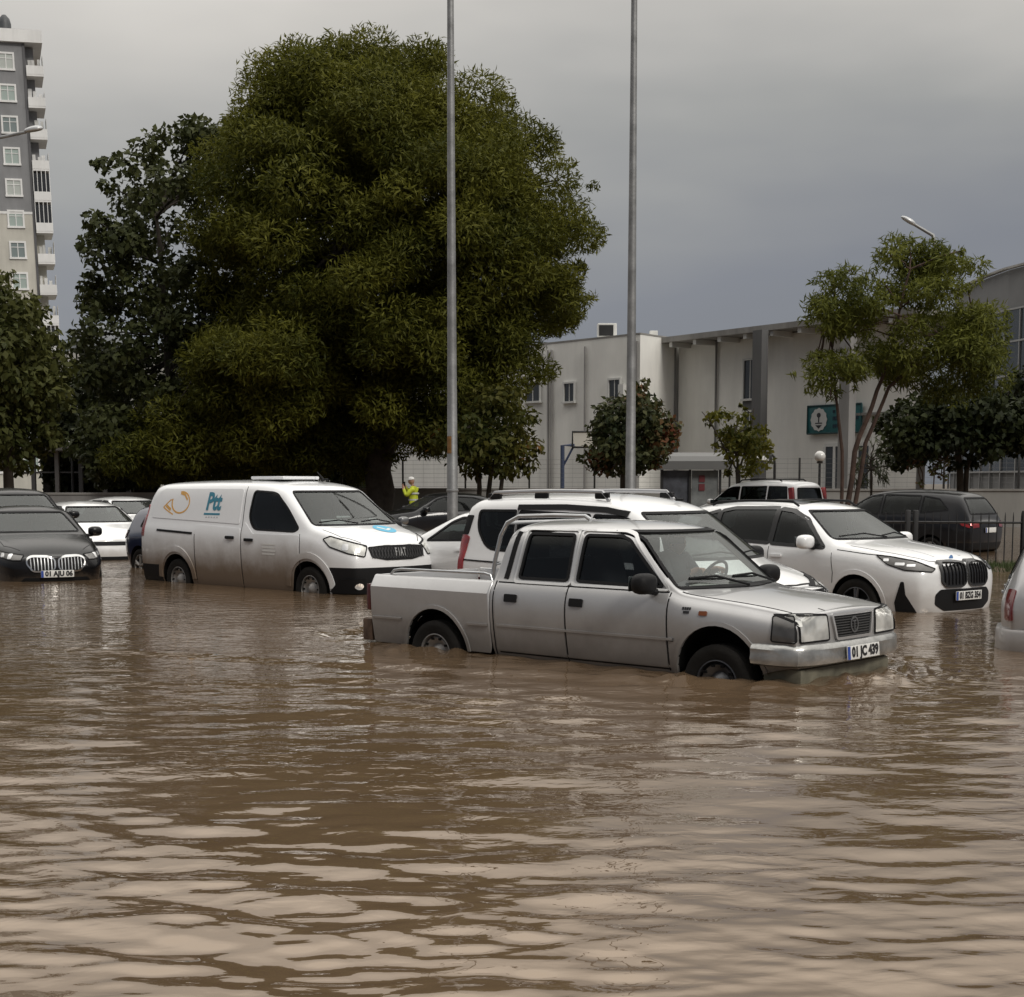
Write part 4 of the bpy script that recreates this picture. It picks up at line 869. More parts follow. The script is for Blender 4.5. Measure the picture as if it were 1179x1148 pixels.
# ---- plainer cars farther back share one builder
def K(kind):
    if kind == 'sedan': return dict(top=[(-2.42, .90), (-2.36, 1.0), (-1.75, 1.09), (-1.66, 1.11), (-.95, 1.40), (-.85, 1.425), (-.1, 1.475), (.35, 1.42), (.43, 1.39), (1.15, 1.03), (1.22, 1.0), (1.8, .95), (2.2, .84), (2.38, .74), (2.44, .70)],
        belt=[(-2.4, .86), (-1, .98), (1.0, .94), (2.4, .62)], w=[(-2.42, .76), (-2.1, .88), (0, .93), (1.5, .93), (2.1, .86), (2.36, .74), (2.44, .66)], xs=[-2.42, -2.36, -2.2, -1.72, -1.62, -.95, -.85, -.1, .37, .46, 1.12, 1.2, 1.6, 2.0, 2.25, 2.38, 2.44], L=(-.05, 1.0), wx=1.45, sw=[[(-.04, .99), (.93, .965), (.42, 1.30), (.2, 1.36), (-.04, 1.37)], [(-1.28, 1.03), (-.1, .99), (-.1, 1.37), (-.6, 1.35), (-.95, 1.25)]], ws=[(-.72, 1.05), (.72, 1.05), (.55, 1.37), (-.55, 1.37)], bw=[(-.68, 1.13), (.68, 1.13), (.54, 1.37), (-.54, 1.37)], door=(1.0, -.07, -1.05))
    if kind == 'hatch': return dict(top=[(-2.0, .95), (-1.96, 1.08), (-1.72, 1.38), (-1.62, 1.43), (-.9, 1.48), (-.1, 1.49), (.4, 1.43), (.48, 1.40), (1.28, 1.06), (1.35, 1.03), (1.75, .95), (2.05, .82), (2.12, .76)],
        belt=[(-2.0, .92), (-1, 1.0), (1.0, .95), (2.1, .68)], w=[(-2.0, .76), (-1.7, .86), (0, .89), (1.4, .88), (1.8, .82), (2.04, .70), (2.12, .62)], xs=[-2.0, -1.95, -1.85, -1.7, -1.6, -.9, -.1, .42, .5, 1.24, 1.32, 1.5, 1.8, 1.98, 2.07, 2.12], L=(-.05, 1.0), wx=1.29, sw=[[(-.02, 1.0), (1.08, .97), (.50, 1.32), (.25, 1.385), (-.02, 1.395)], [(-1.30, 1.05), (-.08, 1.0), (-.08, 1.395), (-.9, 1.38), (-1.2, 1.30)]], ws=[(-.70, 1.08), (.70, 1.08), (.54, 1.39), (-.54, 1.39)], bw=[(-.62, 1.06), (.62, 1.06), (.52, 1.36), (-.52, 1.36)], door=(1.1, -.05, -1.1))
    if kind == 'suv': return dict(top=[(-2.30, 1.0), (-2.26, 1.14), (-1.98, 1.56), (-1.85, 1.63), (-1.1, 1.69), (-.2, 1.70), (.3, 1.64), (.38, 1.61), (1.10, 1.20), (1.18, 1.17), (1.7, 1.11), (2.1, .98), (2.24, .90), (2.3, .84)],
        belt=[(-2.3, .95), (-1, 1.14), (1.0, 1.08), (2.3, .78)], w=[(-2.3, .80), (-2.0, .90), (0, .92), (1.5, .92), (2.0, .86), (2.24, .76), (2.3, .7)], xs=[-2.3, -2.24, -2.12, -1.95, -1.8, -1.1, -.2, .32, .40, 1.07, 1.15, 1.5, 1.9, 2.12, 2.24, 2.3], L=(-.05, 1.0), wx=1.34, sw=[[(-.02, 1.14), (.95, 1.11), (.46, 1.48), (.25, 1.565), (-.02, 1.585)], [(-1.0, 1.17), (-.08, 1.14), (-.08, 1.59), (-1.0, 1.57)], [(-1.72, 1.25), (-1.06, 1.18), (-1.06, 1.565), (-1.45, 1.50)]], ws=[(-.74, 1.21), (.74, 1.21), (.56, 1.58), (-.56, 1.58)], bw=[(-.66, 1.16), (.66, 1.16), (.52, 1.52), (-.52, 1.52)], door=(1.0, -.05, -1.03))
    if kind == 'mpv': return dict(top=[(-2.05, 1.64), (-1.96, 1.73), (-1.2, 1.79), (-.2, 1.79), (.35, 1.70), (.43, 1.67), (1.22, 1.16), (1.30, 1.12), (1.75, 1.0), (2.0, .88), (2.06, .82)],
        belt=[(-2.1, 1.12), (1.0, 1.06), (2.05, .74)], w=[(-2.05, .80), (-1.8, .86), (0, .88), (1.4, .87), (1.8, .80), (2.0, .70), (2.06, .64)], xs=[-2.05, -1.98, -1.85, -1.2, -.2, .36, .46, 1.18, 1.27, 1.5, 1.75, 1.92, 2.0, 2.06], L=(-.05, 1.0), wx=1.33, sw=[[(-.02, 1.13), (1.02, 1.08), (.46, 1.53), (.25, 1.585), (-.02, 1.60)], [(-1.0, 1.16), (-.10, 1.13), (-.10, 1.60), (-1.0, 1.61)], [(-1.78, 1.18), (-1.08, 1.16), (-1.08, 1.61), (-1.70, 1.60)]], ws=[(-.72, 1.18), (.72, 1.18), (.58, 1.62), (-.58, 1.62)], bw=[(-.62, 1.14), (.62, 1.14), (.56, 1.56), (-.56, 1.56)], door=(1.06, -.06, -1.04))
def generic(name, label, cat, kind, m, X, Y, h, D, rails=None, grille='plain', plate=None, rearplate=False, glass=None, group=None, tail=None, mir=None, sw=None):
    root = thing(name, label, cat, group=group); place(root, X, Y, h, D); k = K(kind); x0, x1 = k['xs'][0], k['xs'][-1]
    S = dict(top=k['top'], belt=k['belt'], w=k['w'], xs=k['xs'], zb=[(x0, .34), (x0 + .5, .2), (x1 - .4, .18), (x1, .2)], crease=[(0, .5)], tumble=.42 if kind != 'mpv' else .2, crown=.035, cz=.015, bulge=.012,
             fprof=[(.2, .04), (.5, .05), (.8, -.02)], rprof=[(.3, .08), (.6, 0), (1.0, .02), (1.7, .12 if kind == 'mpv' else .03)], fzone=.25, rzone=.25, bow=[(-.2, 0), (.4, .08), (1.2, .16), (1.8, .10), (2.3, .03)], fb=.13, rb=.08, capcrease=.25)
    k['sw'] = sw or k['sw']; wx = k['wx']; xa = {'sedan': -.95, 'hatch': -1.55, 'suv': -1.8, 'mpv': -1.85}[kind]; xb = {'sedan': 1.08, 'hatch': 1.22, 'suv': 1.05, 'mpv': 1.16}[kind]
    body, sh = body_from(S, m, [(wx, .33, .37), (-wx, .33, .37)], root, cabin_cutters(S, xa, xb, k['sw'], k['ws'], k['bw'], m)); cabin_fit(root, S, -.05, xb + .08)
    zt_ = S['belt']
    def sides(ax, s):
        for wn in k['sw']: pane(sh, root, wn, ax, 'side_window', GL_DARK, .03, .03)
        a, b, c_ = k['door']; seam(sh, root, [[(a, .32), (a + .03, .7), (a, .93)], [(b, .28), (b, .97)], [(c_ + .12, .60), (c_, 1.0)]], ax, .010)
        for hx in (b + .17, c_ + .24): handle(sh, root, hx, .88 if kind in ('sedan', 'hatch') else .98, ax, m, .19, .032, .02)
        mir_z = k['sw'][0][1][1] + .07
        if mir is not False: mirror(root, k['sw'][0][1][0] - .12, s * (interp(k['w'], .8) - .02), mir_z, ax, mir or m, 1.0)
        wheel(root, wx, s * (interp(k['w'], wx) - .10), .32, ax, .215); wheel(root, -wx, s * (interp(k['w'], -wx) - .10), .32, ax, .215)
        zl = interp(k['top'], x1 - .12) - .09; wf = interp(k['w'], x1 - .1)
        if grille == 'big':
            cb = corner([(x1 - .10, .70, zl + .01), (x1 - .22, .82, zl + .03)], s, 40); lamp(sh, root, corner([(x1 - .42, wf + .14, zl + .10), (x1 - .30, wf + .10, zl + .0), (x1 - .08, .62, zl - .05), (x1, .50, zl - .05), (x1, .52, zl + .03), (x1 - .12, .72, zl + .06)], s, 40), ('C', s, 40), M_LENSD, r=.015, bulbs=[(*cb[0], .04), (*cb[1], .034)])
        else:
            cb = corner([(x1 - .14, .66, zl - .01)], s, 40); lamp(sh, root, corner([(x1 - .48, wf + .16, zl + .11), (x1 - .32, wf + .10, zl - .03), (x1 - .08, .60, zl - .09), (x1, .46, zl - .08), (x1, .48, zl + .0), (x1 - .14, .70, zl + .06)], s, 40), ('C', s, 40), M_LENS, r=.02, bulbs=[(*cb[0], .045)])
        zr = interp(k['belt'], x0 + .1); th = .5 if kind == 'mpv' else .16
        if kind == 'mpv': mb = MB(); mb.box((x0 + .10, s * .80, 1.28), (.16, .11, .62), 0, .035, M=Matrix.Rotation(R(8), 4, 'Y')); obj('tail_light', mb, M_REDL, root)
        elif tail == 'tall':
            mb = MB(); sh.patch(mb, corner([(x0 + .03, .72, .68), (x0 + .12, .84, .68), (x0 + .15, .83, .97), (x0 + .06, .72, .97)], s, 140), ('C', s, 140), .012, r=.02, cell=.04); obj('tail_light', mb, mat('dark_red_lamp', (.13, .008, .010), .2, coat=.8), root)
        else:
            lamp(sh, root, [(s * .48, zr - .10), (s * .74, zr - .12), (s * .82, zr + .02), (s * .74, zr + .04), (s * .48, zr + .0)], 'B', M_REDL, 'tail_light', r=.02)
            lamp(sh, root, [(x0 + .02, zr - .12), (x0 + .22, zr - .06), (x0 + .30, zr + .04), (x0 + .08, zr + .04)], ax, M_REDL, 'tail_light', r=.02)
        if rails: roof_rail(root, -1.35, .0, s * (.52 if kind != 'mpv' else .6), interp(k['top'], -1.35) - .01, interp(k['top'], 0) - .01, m=rails, r=.02, feet=False, h=.05)
    both(sides)
    pane(sh, root, k['ws'], 'F', 'windscreen', GL_MID, .05, .024); pane(sh, root, k['bw'], 'B', 'rear_window', GL_DARK, .05, .035)
    if grille == 'big':
        for s in (-1, 1):
            kp = [(s * .03, .50), (s * .11, .46), (s * .36, .46), (s * .455, .57), (s * .445, .655), (s * .36, .685), (s * .12, .685), (s * .03, .65)]
            mb = MB(); sh.patch(mb, kp, 'F', .01, cell=.05, r=.04); k_ = obj('kidney_grille', mb, M_BLACK, root)
            mb = MB()
            for i in range(7): u = s * (.08 + i * .052); sh.strip(mb, [(u, .48), (u, .67)], .013, 'F', .022, rim=.014)
            obj('grille_bars', mb, M_STEEL, k_)
            mb = MB(); sh.strip(mb, rounded(kp, .04), .022, 'F', .026, closed=True, rim=.03, step=.04); obj('grille_frame', mb, M_CHROME, k_)
        mb = MB(); sh.patch(mb, [(-.6, .22), (.6, .22), (.5, .36), (-.5, .36)], 'F', .006, r=.03); obj('air_intake', mb, M_TRIM, root)
    else:
        zc = interp(k['top'], x1 - .1) - .16
        mb = MB(); sh.patch(mb, [(-.40, zc - .05), (.40, zc - .05), (.44, zc + .03), (-.44, zc + .03)], 'F', .006, r=.02); obj('grille', mb, M_BLACK, root)
        mb = MB(); sh.patch(mb, [(-.62, .26), (.62, .26), (.55, .40), (-.55, .40)], 'F', .006, r=.03); obj('air_intake', mb, M_BLACK, root)
    if plate is not None:
        p, _ = sh.hit('F', 0, .42); number_plate(root, (p.x + .03, 0, .42), plate)
    if rearplate:
        zz = .80 if kind != 'sedan' else .72; p, _ = sh.hit('B', 0, zz); number_plate(root, (p.x - .02, 0, zz), None, yaw=math.pi)
    if kind in ('suv', 'hatch', 'mpv'):
        bz = .60 if tail == 'tall' else .52
        if tail == 'tall':
            pth = [(x0 + .75, .86), (x0 + .35, .85), (x0 + .12, .79), (x0 - .01, .66), (x0 - .07, .4), (x0 - .08, 0)]; pth = pth + [(a_, -b_) for a_, b_ in pth[-2::-1]]
            bo = obj('bumper_bar', bumper_sweep(pth, [(0, .60), (.04, .595), (.055, .57), (.058, .40), (.04, .22), (0, .22)]), m, root)
        split_region(body, [((0, 0, bz), (0, 0, 1)), ((-wx - .40, 0, 0), (1, 0, 0))], lambda c: c.z < bz and c.x < -wx - .40, 'rear_bumper', m if kind == 'hatch' else M_BLACK, root)
    seam(sh, root, [[(k['ws'][0][1] + .1, -.72), (x1 - .5, -.70), (x1 - .2, -.5)], [(k['ws'][0][1] + .1, .72), (x1 - .5, .70), (x1 - .2, .5)]], 'T', .010)
    return root
def pose_px(px, py, Y, h, lx, ly, lz=0.):
    """where the car's origin lands when its point (lx, ly) stands under photo pixel (px, py) at distance Y"""
    p = at(px, py, Y); return p.x - (lx * math.cos(h) - ly * math.sin(h)), Y - (lx * math.sin(h) + ly * math.cos(h))
generic('sedan', 'shiny black sedan with a chrome twin grille at the left edge of the picture', 'car', 'sedan', P_BLACK, -8.53, 26.67, R(-62), .30, grille='big', plate='01 AJU 06')
X, Y = pose_px(85, 600, 29.5, R(-62), 2.1, .75); generic('large_suv', 'black SUV with tinted windows standing behind the black sedan', 'SUV', 'suv', P_BLACK, X, Y, R(-62), .25)
X, Y = pose_px(112, 640, 31.0, R(-60), 2.1, -.35); generic('hatchback', 'white hatchback with dark windows between the black SUV and the postal van', 'car', 'hatch', P_WHITE, X, Y, R(-60), .33, plate=None)
X, Y = pose_px(168, 575, 40.0, R(-58), .3, .4); generic('hatchback', 'white car behind the white hatchback, only its roof and windscreen showing', 'car', 'hatch', P_WHITE, X, Y, R(-58), .30)
X, Y = pose_px(143, 630, 28.6, R(-48), -1.95, -.80); generic('hatchback', 'dark blue car half hidden behind the tail of the postal van', 'car', 'hatch', P_NAVY, X, Y, R(-48), .28)
X, Y = pose_px(481, 613, 22.6, R(180 - 40), 1.0, .86); generic('hatchback', 'white hatchback squeezed between the postal van and the white combi', 'car', 'hatch', P_WHITE, X, Y, R(180 - 40), .27, mir=False, sw=[[(.0, 1.02), (.86, .995), (.44, 1.27), (.27, 1.335), (.0, 1.35)], [(-1.25, 1.05), (-.10, 1.02), (-.10, 1.35), (-.9, 1.33), (-1.15, 1.26)]])
X, Y = pose_px(470, 604, 30.5, R(-48), 1.9, .3); generic('sedan', 'dark grey sedan hidden behind the bonnet of the postal van', 'car', 'sedan', P_GREY, X, Y, R(-48), .25)
X, Y = pose_px(507, 575, 41.5, R(-20), -.1, 0); generic('sedan', 'dark sedan parked beside the person in the yellow jacket', 'car', 'sedan', P_DGREY, X, Y, R(200), .18)
X, Y = pose_px(913, 560, 44.0, R(134), -1.98, .80); generic('combi_van', 'white combi with tall red tail lights driving off towards the school', 'combi', 'mpv', P_WHITE, X, Y, R(134), .16, rails=M_BLACK, rearplate=False, glass=M_GLASSD)
X, Y = pose_px(1113, 600, 34.0, R(137), -2.2, .84); generic('large_suv', 'dark grey SUV seen from behind through the black railing', 'SUV', 'suv', P_DGREY, X, Y, R(137), .30, rearplate=True)
X, Y = pose_px(1160, 735, 14.3, R(70), -2.0, .78); generic('hatchback', 'silver car cut off by the right edge of the picture', 'car', 'hatch', P_SILV2, X, Y, R(70), .40, mir=False, tail='tall')
# ------------------------------------------------------------------ ground and flood water
def simple_plane(name, x0, x1, y0, y1, z, m, kind='structure'):
    mb = MB(); mb.add([(x0, y0, z), (x1, y0, z), (x1, y1, z), (x0, y1, z)], [(0, 1, 2, 3)]); o = obj(name, mb, m, None, 0); o['kind'] = kind; return o
simple_plane('ground', -900, 900, -60, 1200, -.45, mat('wet_ground', (.10, .085, .07), .9, var=.2, vscale=.4))
def water_material():
    m = bpy.data.materials.new('muddy_water'); m.use_nodes = True; t = m.node_tree; b = t.nodes['Principled BSDF']
    tcn = N(t, 'ShaderNodeTexCoord')
    n = N(t, 'ShaderNodeTexNoise', i_Scale=.35, i_Detail=5.0, i_Roughness=.6); L(t, tcn.outputs['Object'], n.inputs['Vector'])
    r = ramp(t, [(.3, (.100, .066, .039)), (.7, (.128, .087, .054))]); L(t, n.outputs['Fac'], r.inputs[0]); L(t, r.outputs[0], b.inputs['Base Color'])
    b.inputs['Roughness'].default_value = .02; b.inputs['IOR'].default_value = 2.6; b.inputs['Specular Tint'].default_value = (1, .83, .67, 1)
    mp = N(t, 'ShaderNodeMapping'); mp.inputs['Scale'].default_value = (.75, 1.25, 1); L(t, tcn.outputs['Object'], mp.inputs['Vector'])
    n2 = N(t, 'ShaderNodeTexNoise', i_Scale=5.5, i_Detail=3.0, i_Roughness=.5, i_Distortion=.4); L(t, mp.outputs[0], n2.inputs['Vector'])
    n3 = N(t, 'ShaderNodeTexNoise', i_Scale=.45, i_Detail=2.0); L(t, tcn.outputs['Object'], n3.inputs['Vector'])
    mr = N(t, 'ShaderNodeMapRange'); mr.inputs['From Min'].default_value = .35; mr.inputs['From Max'].default_value = .65; mr.inputs['To Min'].default_value = .05; mr.inputs['To Max'].default_value = .35; L(t, n3.outputs['Fac'], mr.inputs['Value'])
    sy = N(t, 'ShaderNodeSeparateXYZ'); L(t, tcn.outputs['Object'], sy.inputs[0]); my = N(t, 'ShaderNodeMapRange'); my.inputs['From Min'].default_value = 7; my.inputs['From Max'].default_value = 18; my.inputs['To Min'].default_value = 0; my.inputs['To Max'].default_value = .42; L(t, sy.outputs['Y'], my.inputs['Value'])   # choppier between the cars
    ay = N(t, 'ShaderNodeMath', operation='ADD'); L(t, mr.outputs[0], ay.inputs[0]); L(t, my.outputs[0], ay.inputs[1])
    bp = N(t, 'ShaderNodeBump', i_Distance=.03); L(t, ay.outputs[0], bp.inputs['Strength']); L(t, n2.outputs['Fac'], bp.inputs['Height']); L(t, bp.outputs[0], b.inputs['Normal'])
    return m
def build_water():
    rng = np.random.default_rng(11)
    # rows closer together near the eye, columns fanned out from it
    ds = [1.6]
    while ds[-1] < 62: ds.append(ds[-1] + max(.02, min(ds[-1] ** 2 * .00095, .5)))
    ds = np.array(ds)
    tg = np.concatenate([np.linspace(-2.2, -.42, 50)[:-1], np.linspace(-.42, .42, 520), np.linspace(.42, 2.2, 50)[1:]])
    Yg, Tg = np.meshgrid(ds, tg, indexing='ij'); Xg = Yg * Tg
    loc = np.maximum(Yg ** 2 * .00095, Yg * .0017)
    Z = np.zeros_like(Xg)
    def lowf(n, lam0, lam1):
        f = np.zeros_like(Xg)
        for _ in range(n):
            a = rng.uniform(0, 6.28); k = 2 * np.pi / rng.uniform(lam0, lam1); f += np.sin(k * (np.cos(a) * Xg + np.sin(a) * Yg) + rng.uniform(0, 6.28))
        return f / math.sqrt(n / 2)
    calm = np.clip(.85 + .35 * lowf(8, 3.5, 9), .35, 1.6)
    calm *= np.clip(.50 + (Yg - 3.4) * .075, .50, 1.1)
    for i in range(190):
        long_ = i >= 165
        lam = math.exp(rng.uniform(math.log(.85), math.log(2.6))) if long_ else math.exp(rng.uniform(math.log(.085), math.log(.62)))
        a = math.pi / 2 + rng.normal(0, .33 if long_ else .38); k = 2 * math.pi / lam
        s = .0038 if long_ else .0122
        px = k * math.cos(a); py = k * math.sin(a); ph = rng.uniform(0, 6.28)
        wgt = np.clip((lam / (loc * 2.5)) - .6, 0, 1)
        wob = .8 * np.sin(1.3 * Xg + .7 * Yg + i) + .7 * np.sin(-.6 * Xg + 1.1 * Yg + 2.1 * i)
        Z += (s / k) * np.sin(px * Xg + py * Yg + ph + wob) * wgt * (1 if long_ else calm)
    # bow wave and wake of the moving pickup
    h = -.733; ca, sa = math.cos(h), math.sin(h); dx, dy = Xg - 1.011, Yg - 14.008
    lx = dx * ca + dy * sa; ly = -dx * sa + dy * ca
    nose = np.exp(-((lx - 2.75 + .55 * np.abs(ly)) / .28) ** 2 - (ly / 1.1) ** 2)
    Z += .036 * nose * (1 + .35 * np.sin(lx * 14 + 3 * np.sin(ly * 5)) * np.cos(ly * 11 + lx * 4))
    churn = np.exp(-((lx - 2.65) / .55) ** 2 - (ly / 1.2) ** 2)
    for _ in range(14):
        a = rng.uniform(0, 6.28); k = 2 * np.pi / rng.uniform(.10, .34); Z += .0032 * churn * np.sin(k * (np.cos(a) * lx + np.sin(a) * ly) + rng.uniform(0, 6.28) + np.sin(3 * lx + 4 * ly))
    back = 2.7 - lx
    for sgn in (-1, 1):
        off = sgn * ly - .85 - .33 * np.clip(back, 0, 9)
        env = np.exp(-(off / .38) ** 2) * np.clip(back, 0, 1) * np.exp(-np.clip(back, 0, 20) / 4.5)
        Z += .045 * env * np.cos(off * 11.0)
    near = np.exp(-(np.clip(np.abs(ly) - .85, 0, 9) / .35) ** 2) * (lx > -3.6) * (lx < 2.6) * (np.abs(ly) > .2)
    Z += .010 * near * (np.sin(lx * 9 + ly * 6) + np.sin(lx * 17 - ly * 11 + 1) * .6)
    for cx_ in (1.63, -1.61):
        rr = np.sqrt((lx - cx_) ** 2 + (np.abs(ly) - .95) ** 2); Z += .03 * np.exp(-(rr / .5) ** 2) * np.sin(rr * 24)
    stern = np.exp(-((lx + 3.1) / .8) ** 2 - (ly / .8) ** 2); Z += .04 * stern * np.sin(lx * 10 + np.sin(ly * 5))
    nr, nc = Xg.shape; V = np.stack([Xg, Yg, Z], -1).reshape(-1, 3)
    idx = np.arange(nr * nc).reshape(nr, nc); F = np.stack([idx[:-1, :-1], idx[:-1, 1:], idx[1:, 1:], idx[1:, :-1]], -1).reshape(-1, 4)
    me = np_mesh('flood_water', V, F); me.materials.append(water_material())
    me.polygons.foreach_set('use_smooth', [True] * len(me.polygons))
    o = bpy.data.objects.new('flood_water', me); COL.objects.link(o); o['kind'] = 'structure'
def np_mesh(name, V, F):
    me = bpy.data.meshes.new(name); k = F.shape[1]
    me.vertices.add(len(V)); me.vertices.foreach_set('co', V.astype(np.float32).ravel())
    me.loops.add(len(F) * k); me.loops.foreach_set('vertex_index', F.astype(np.int32).ravel())
    me.polygons.add(len(F)); me.polygons.foreach_set('loop_start', np.arange(0, len(F) * k, k, dtype=np.int32)); me.polygons.foreach_set('loop_total', np.full(len(F), k, dtype=np.int32))
    me.update(calc_edges=True); return me
build_water()
# ------------------------------------------------------------------ buildings, walls, fences, poles
def stucco(name, col, stain=.35, rough=.9):
    """rendered wall with rain streaks and blotches of its own"""
    m = bpy.data.materials.new(name); m.use_nodes = True; t = m.node_tree; b = t.nodes['Principled BSDF']; b.inputs['Roughness'].default_value = rough
    tcn = N(t, 'ShaderNodeTexCoord'); mp = N(t, 'ShaderNodeMapping'); mp.inputs['Scale'].default_value = (1.1, 1.1, .22); L(t, tcn.outputs['Object'], mp.inputs['Vector'])
    n = N(t, 'ShaderNodeTexNoise', i_Scale=1.4, i_Detail=6.0, i_Roughness=.65); L(t, mp.outputs[0], n.inputs['Vector'])
    n2 = N(t, 'ShaderNodeTexNoise', i_Scale=.35, i_Detail=4.0); L(t, tcn.outputs['Object'], n2.inputs['Vector'])
    a = N(t, 'ShaderNodeMath', operation='MULTIPLY'); L(t, n.outputs['Fac'], a.inputs[0]); L(t, n2.outputs['Fac'], a.inputs[1])
    r = ramp(t, [(.12, tuple(c * (1 - stain) for c in col)), (.34, col)]); L(t, a.outputs[0], r.inputs[0]); L(t, r.outputs[0], b.inputs['Base Color'])
    return m
M_WALL = stucco('school_stucco', (.84, .83, .79), .14); M_GWALL = stucco('grey_stucco', (.27, .265, .26)); M_DGW = stucco('dark_grey_stucco', (.12, .12, .122), .2)
M_BWIN = mat('building_glass', (.03, .035, .04), .06, spec=.8); M_FRAME = mat('white_frame', (.62, .62, .60), .5); M_BLKM = mat('black_metal', (.012, .012, .013), .5)
M_GALV = mat('galvanised_steel', (.24, .243, .245), .5, .55, var=.3, vscale=2.5, bump=.2, bscale=14); M_CONC = stucco('concrete', (.30, .29, .275), .4)
def wallbox(mb, p, q, z0, z1, t, out=0., mi=0):
    """box along p->q (plan), thickness t, pushed out by out on its camera side"""
    p, q = Vector(p), Vector(q); d = (q - p).normalized(); n = Vector((d.y, -d.x))
    a = p + n * out; b = q + n * out; c = b + n * t; e = a + n * t
    vs = [(v.x, v.y, z) for z in (z0, z1) for v in (a, b, c, e)]
    mb.add(vs, [(3, 2, 1, 0), (4, 5, 6, 7), (0, 1, 5, 4), (1, 2, 6, 5), (2, 3, 7, 6), (3, 0, 4, 7)], mi)
def on(p, q, px):
    """the point of plan line p->q seen in photo column px"""
    k = (px - CAM_CX) / CAM_F; p, q = Vector(p), Vector(q); d = q - p
    t = (k * p.y - p.x) / (d.x - k * d.y); return p + d * t
def zat(py, Y): return CAM_H + (554.5 - py) / CAM_F * Y
# school
A0, A1, A2 = (-14.0, 98.36), (6.16, 74.0), (8.14, 76.7); B0, B1 = (8.30, 76.56), (17.1, 63.6)
def build_school():
    root = thing('school_building', 'two-storey white school building with an overhanging flat roof, behind the boundary wall', 'building', (6, 76, -.3))
    T = Matrix.Translation((-6, -76, .3))
    def o(name, mb, m, par=None, sm=0):
        mb.v = [tuple(Vector(v) + Vector((-6, -76, .3))) for v in mb.v]; return obj(name, mb, m, par or root, sm)
    mb = MB(); mb.prism([A0, A1, A2, (20, 92), (0, 110)], 'Z', -.3, 8.62); o('wall', mb, M_WALL)
    mb = MB(); mb.prism([B0, B1, (20.2, 74.8), (12, 86)], 'Z', -.3, 8.30); o('wall', mb, M_WALL)
    mb = MB(); wallbox(mb, A0, A1, 8.622, 8.70, .12, -.1); wallbox(mb, A1, A2, 8.622, 8.70, .12, -.1); o('parapet_cap', mb, M_CONC)
    mb = MB(); d = (Vector(B1) - Vector(B0)).normalized(); n = Vector((d.y, -d.x))
    e0 = Vector(B0) - d * .1; e1 = Vector(B1) + d * .6
    mb.prism([tuple(e0 + n * 1.35), tuple(e1 + n * 1.35), tuple(e1 - n * 1.5 + d * -.5), tuple(e1 - n * 6 - d * 3), tuple(e0 - n * 8)], 'Z', 8.36, 8.62); rf = o('roof', mb, M_CONC)
    for k in range(9):
        mb = MB(); s = e0 + d * (.8 + k * 1.75); wallbox(mb, s, s + d * .22, 8.12, 8.355, 1.2, .02); o('roof_beam', mb, M_FRAME, rf)
    def win(p, q, x0, x1, y0, y1, name='window', sill=True):
        a, b = on(p, q, x0), on(p, q, x1); z1, z0 = zat(y0, a.y), zat(y1, a.y)
        mb = MB(); wallbox(mb, a, b, z0, z1, .03, .01); w_ = o(name, mb, M_BWIN)
        f = MB(); dd = (b - a).normalized() * .09
        wallbox(f, a - dd, a, z0, z1, .10, .008); wallbox(f, b, b + dd, z0, z1, .10, .008); wallbox(f, a - dd, b + dd, z1, z1 + .09, .10, .008)
        if sill: wallbox(f, a - dd * 1.5, b + dd * 1.5, z0 - .1, z0, .16, .008)
        m_ = (a + b) / 2; wallbox(f, m_ - dd * .25, m_ + dd * .25, z0, z1, .05, .008)
        o('window_frame', f, M_FRAME, w_); return w_
    win(A0, A1, 650, 661, 444, 464); win(A0, A1, 701, 713, 440, 462); win(B0, B1, 854.5, 868, 418, 461); win(B0, B1, 854.5, 868, 476, 515)
    win(A0, A1, 606, 622, 444, 464)
    mb = MB(); a, b = on(B0, B1, 853.5), on(B0, B1, 869); wallbox(mb, a, b, zat(475, a.y), zat(463, a.y), .05, .02); o('window_panel', mb, M_DGW)
    mb = MB(); a, b = on(A0, A1, 716), on(A0, A1, 722); wallbox(mb, a, b, zat(464, a.y), zat(445, a.y), .3, .05); o('air_conditioner', mb, M_FRAME)
    for px, p, q in ((632, A0, A1), (636, A0, A1), (674, A0, A1), (823, B0, B1), (776.5, B0, B1), (733, A0, A1)):
        c = on(p, q, px); nn = (Vector(q) - Vector(p)).normalized(); nn = Vector((nn.y, -nn.x)) * .09
        mb = MB(); mb.tube([(c.x + nn.x, c.y + nn.y, -.3), (c.x + nn.x, c.y + nn.y, 8.3)], .055, 8); o('drainpipe', mb, M_GWALL, None, 40)
    for px, w_ in ((875, 1.0), (975, 1.0)):
        c = on(B0, B1, px) ; ratio = .97
        c2 = Vector((c.x * ratio, c.y * ratio)); mb = MB(); wallbox(mb, c2 - d * .30, c2 + d * .30, -.3, 8.35, .4, 0); o('pillar', mb, M_DGW if px < 900 else M_GWALL)
    # entrance door
    a, b = on(B0, B1, 948), on(B0, B1, 1000); z1 = zat(515, a.y); mb = MB(); wallbox(mb, a, b, -.3, z1, .04, .01); dr = o('door', mb, M_BWIN)
    f = MB()
    for t in (0, .22, .44, .72, 1): c = a.lerp(b, t); wallbox(f, c - d * .07, c + d * .07, -.3, z1, .08, .012)
    wallbox(f, a, b, z1, z1 + .14, .08, .012); wallbox(f, a, b, 1.1, 1.2, .06, .014); o('door_frame', f, M_FRAME, dr)
    a, b = on(B0, B1, 985), on(B0, B1, 1050); mb = MB(); wallbox(mb, a, b, zat(480, a.y), zat(477, a.y), .18, .0); o('wall_ledge', mb, M_CONC)
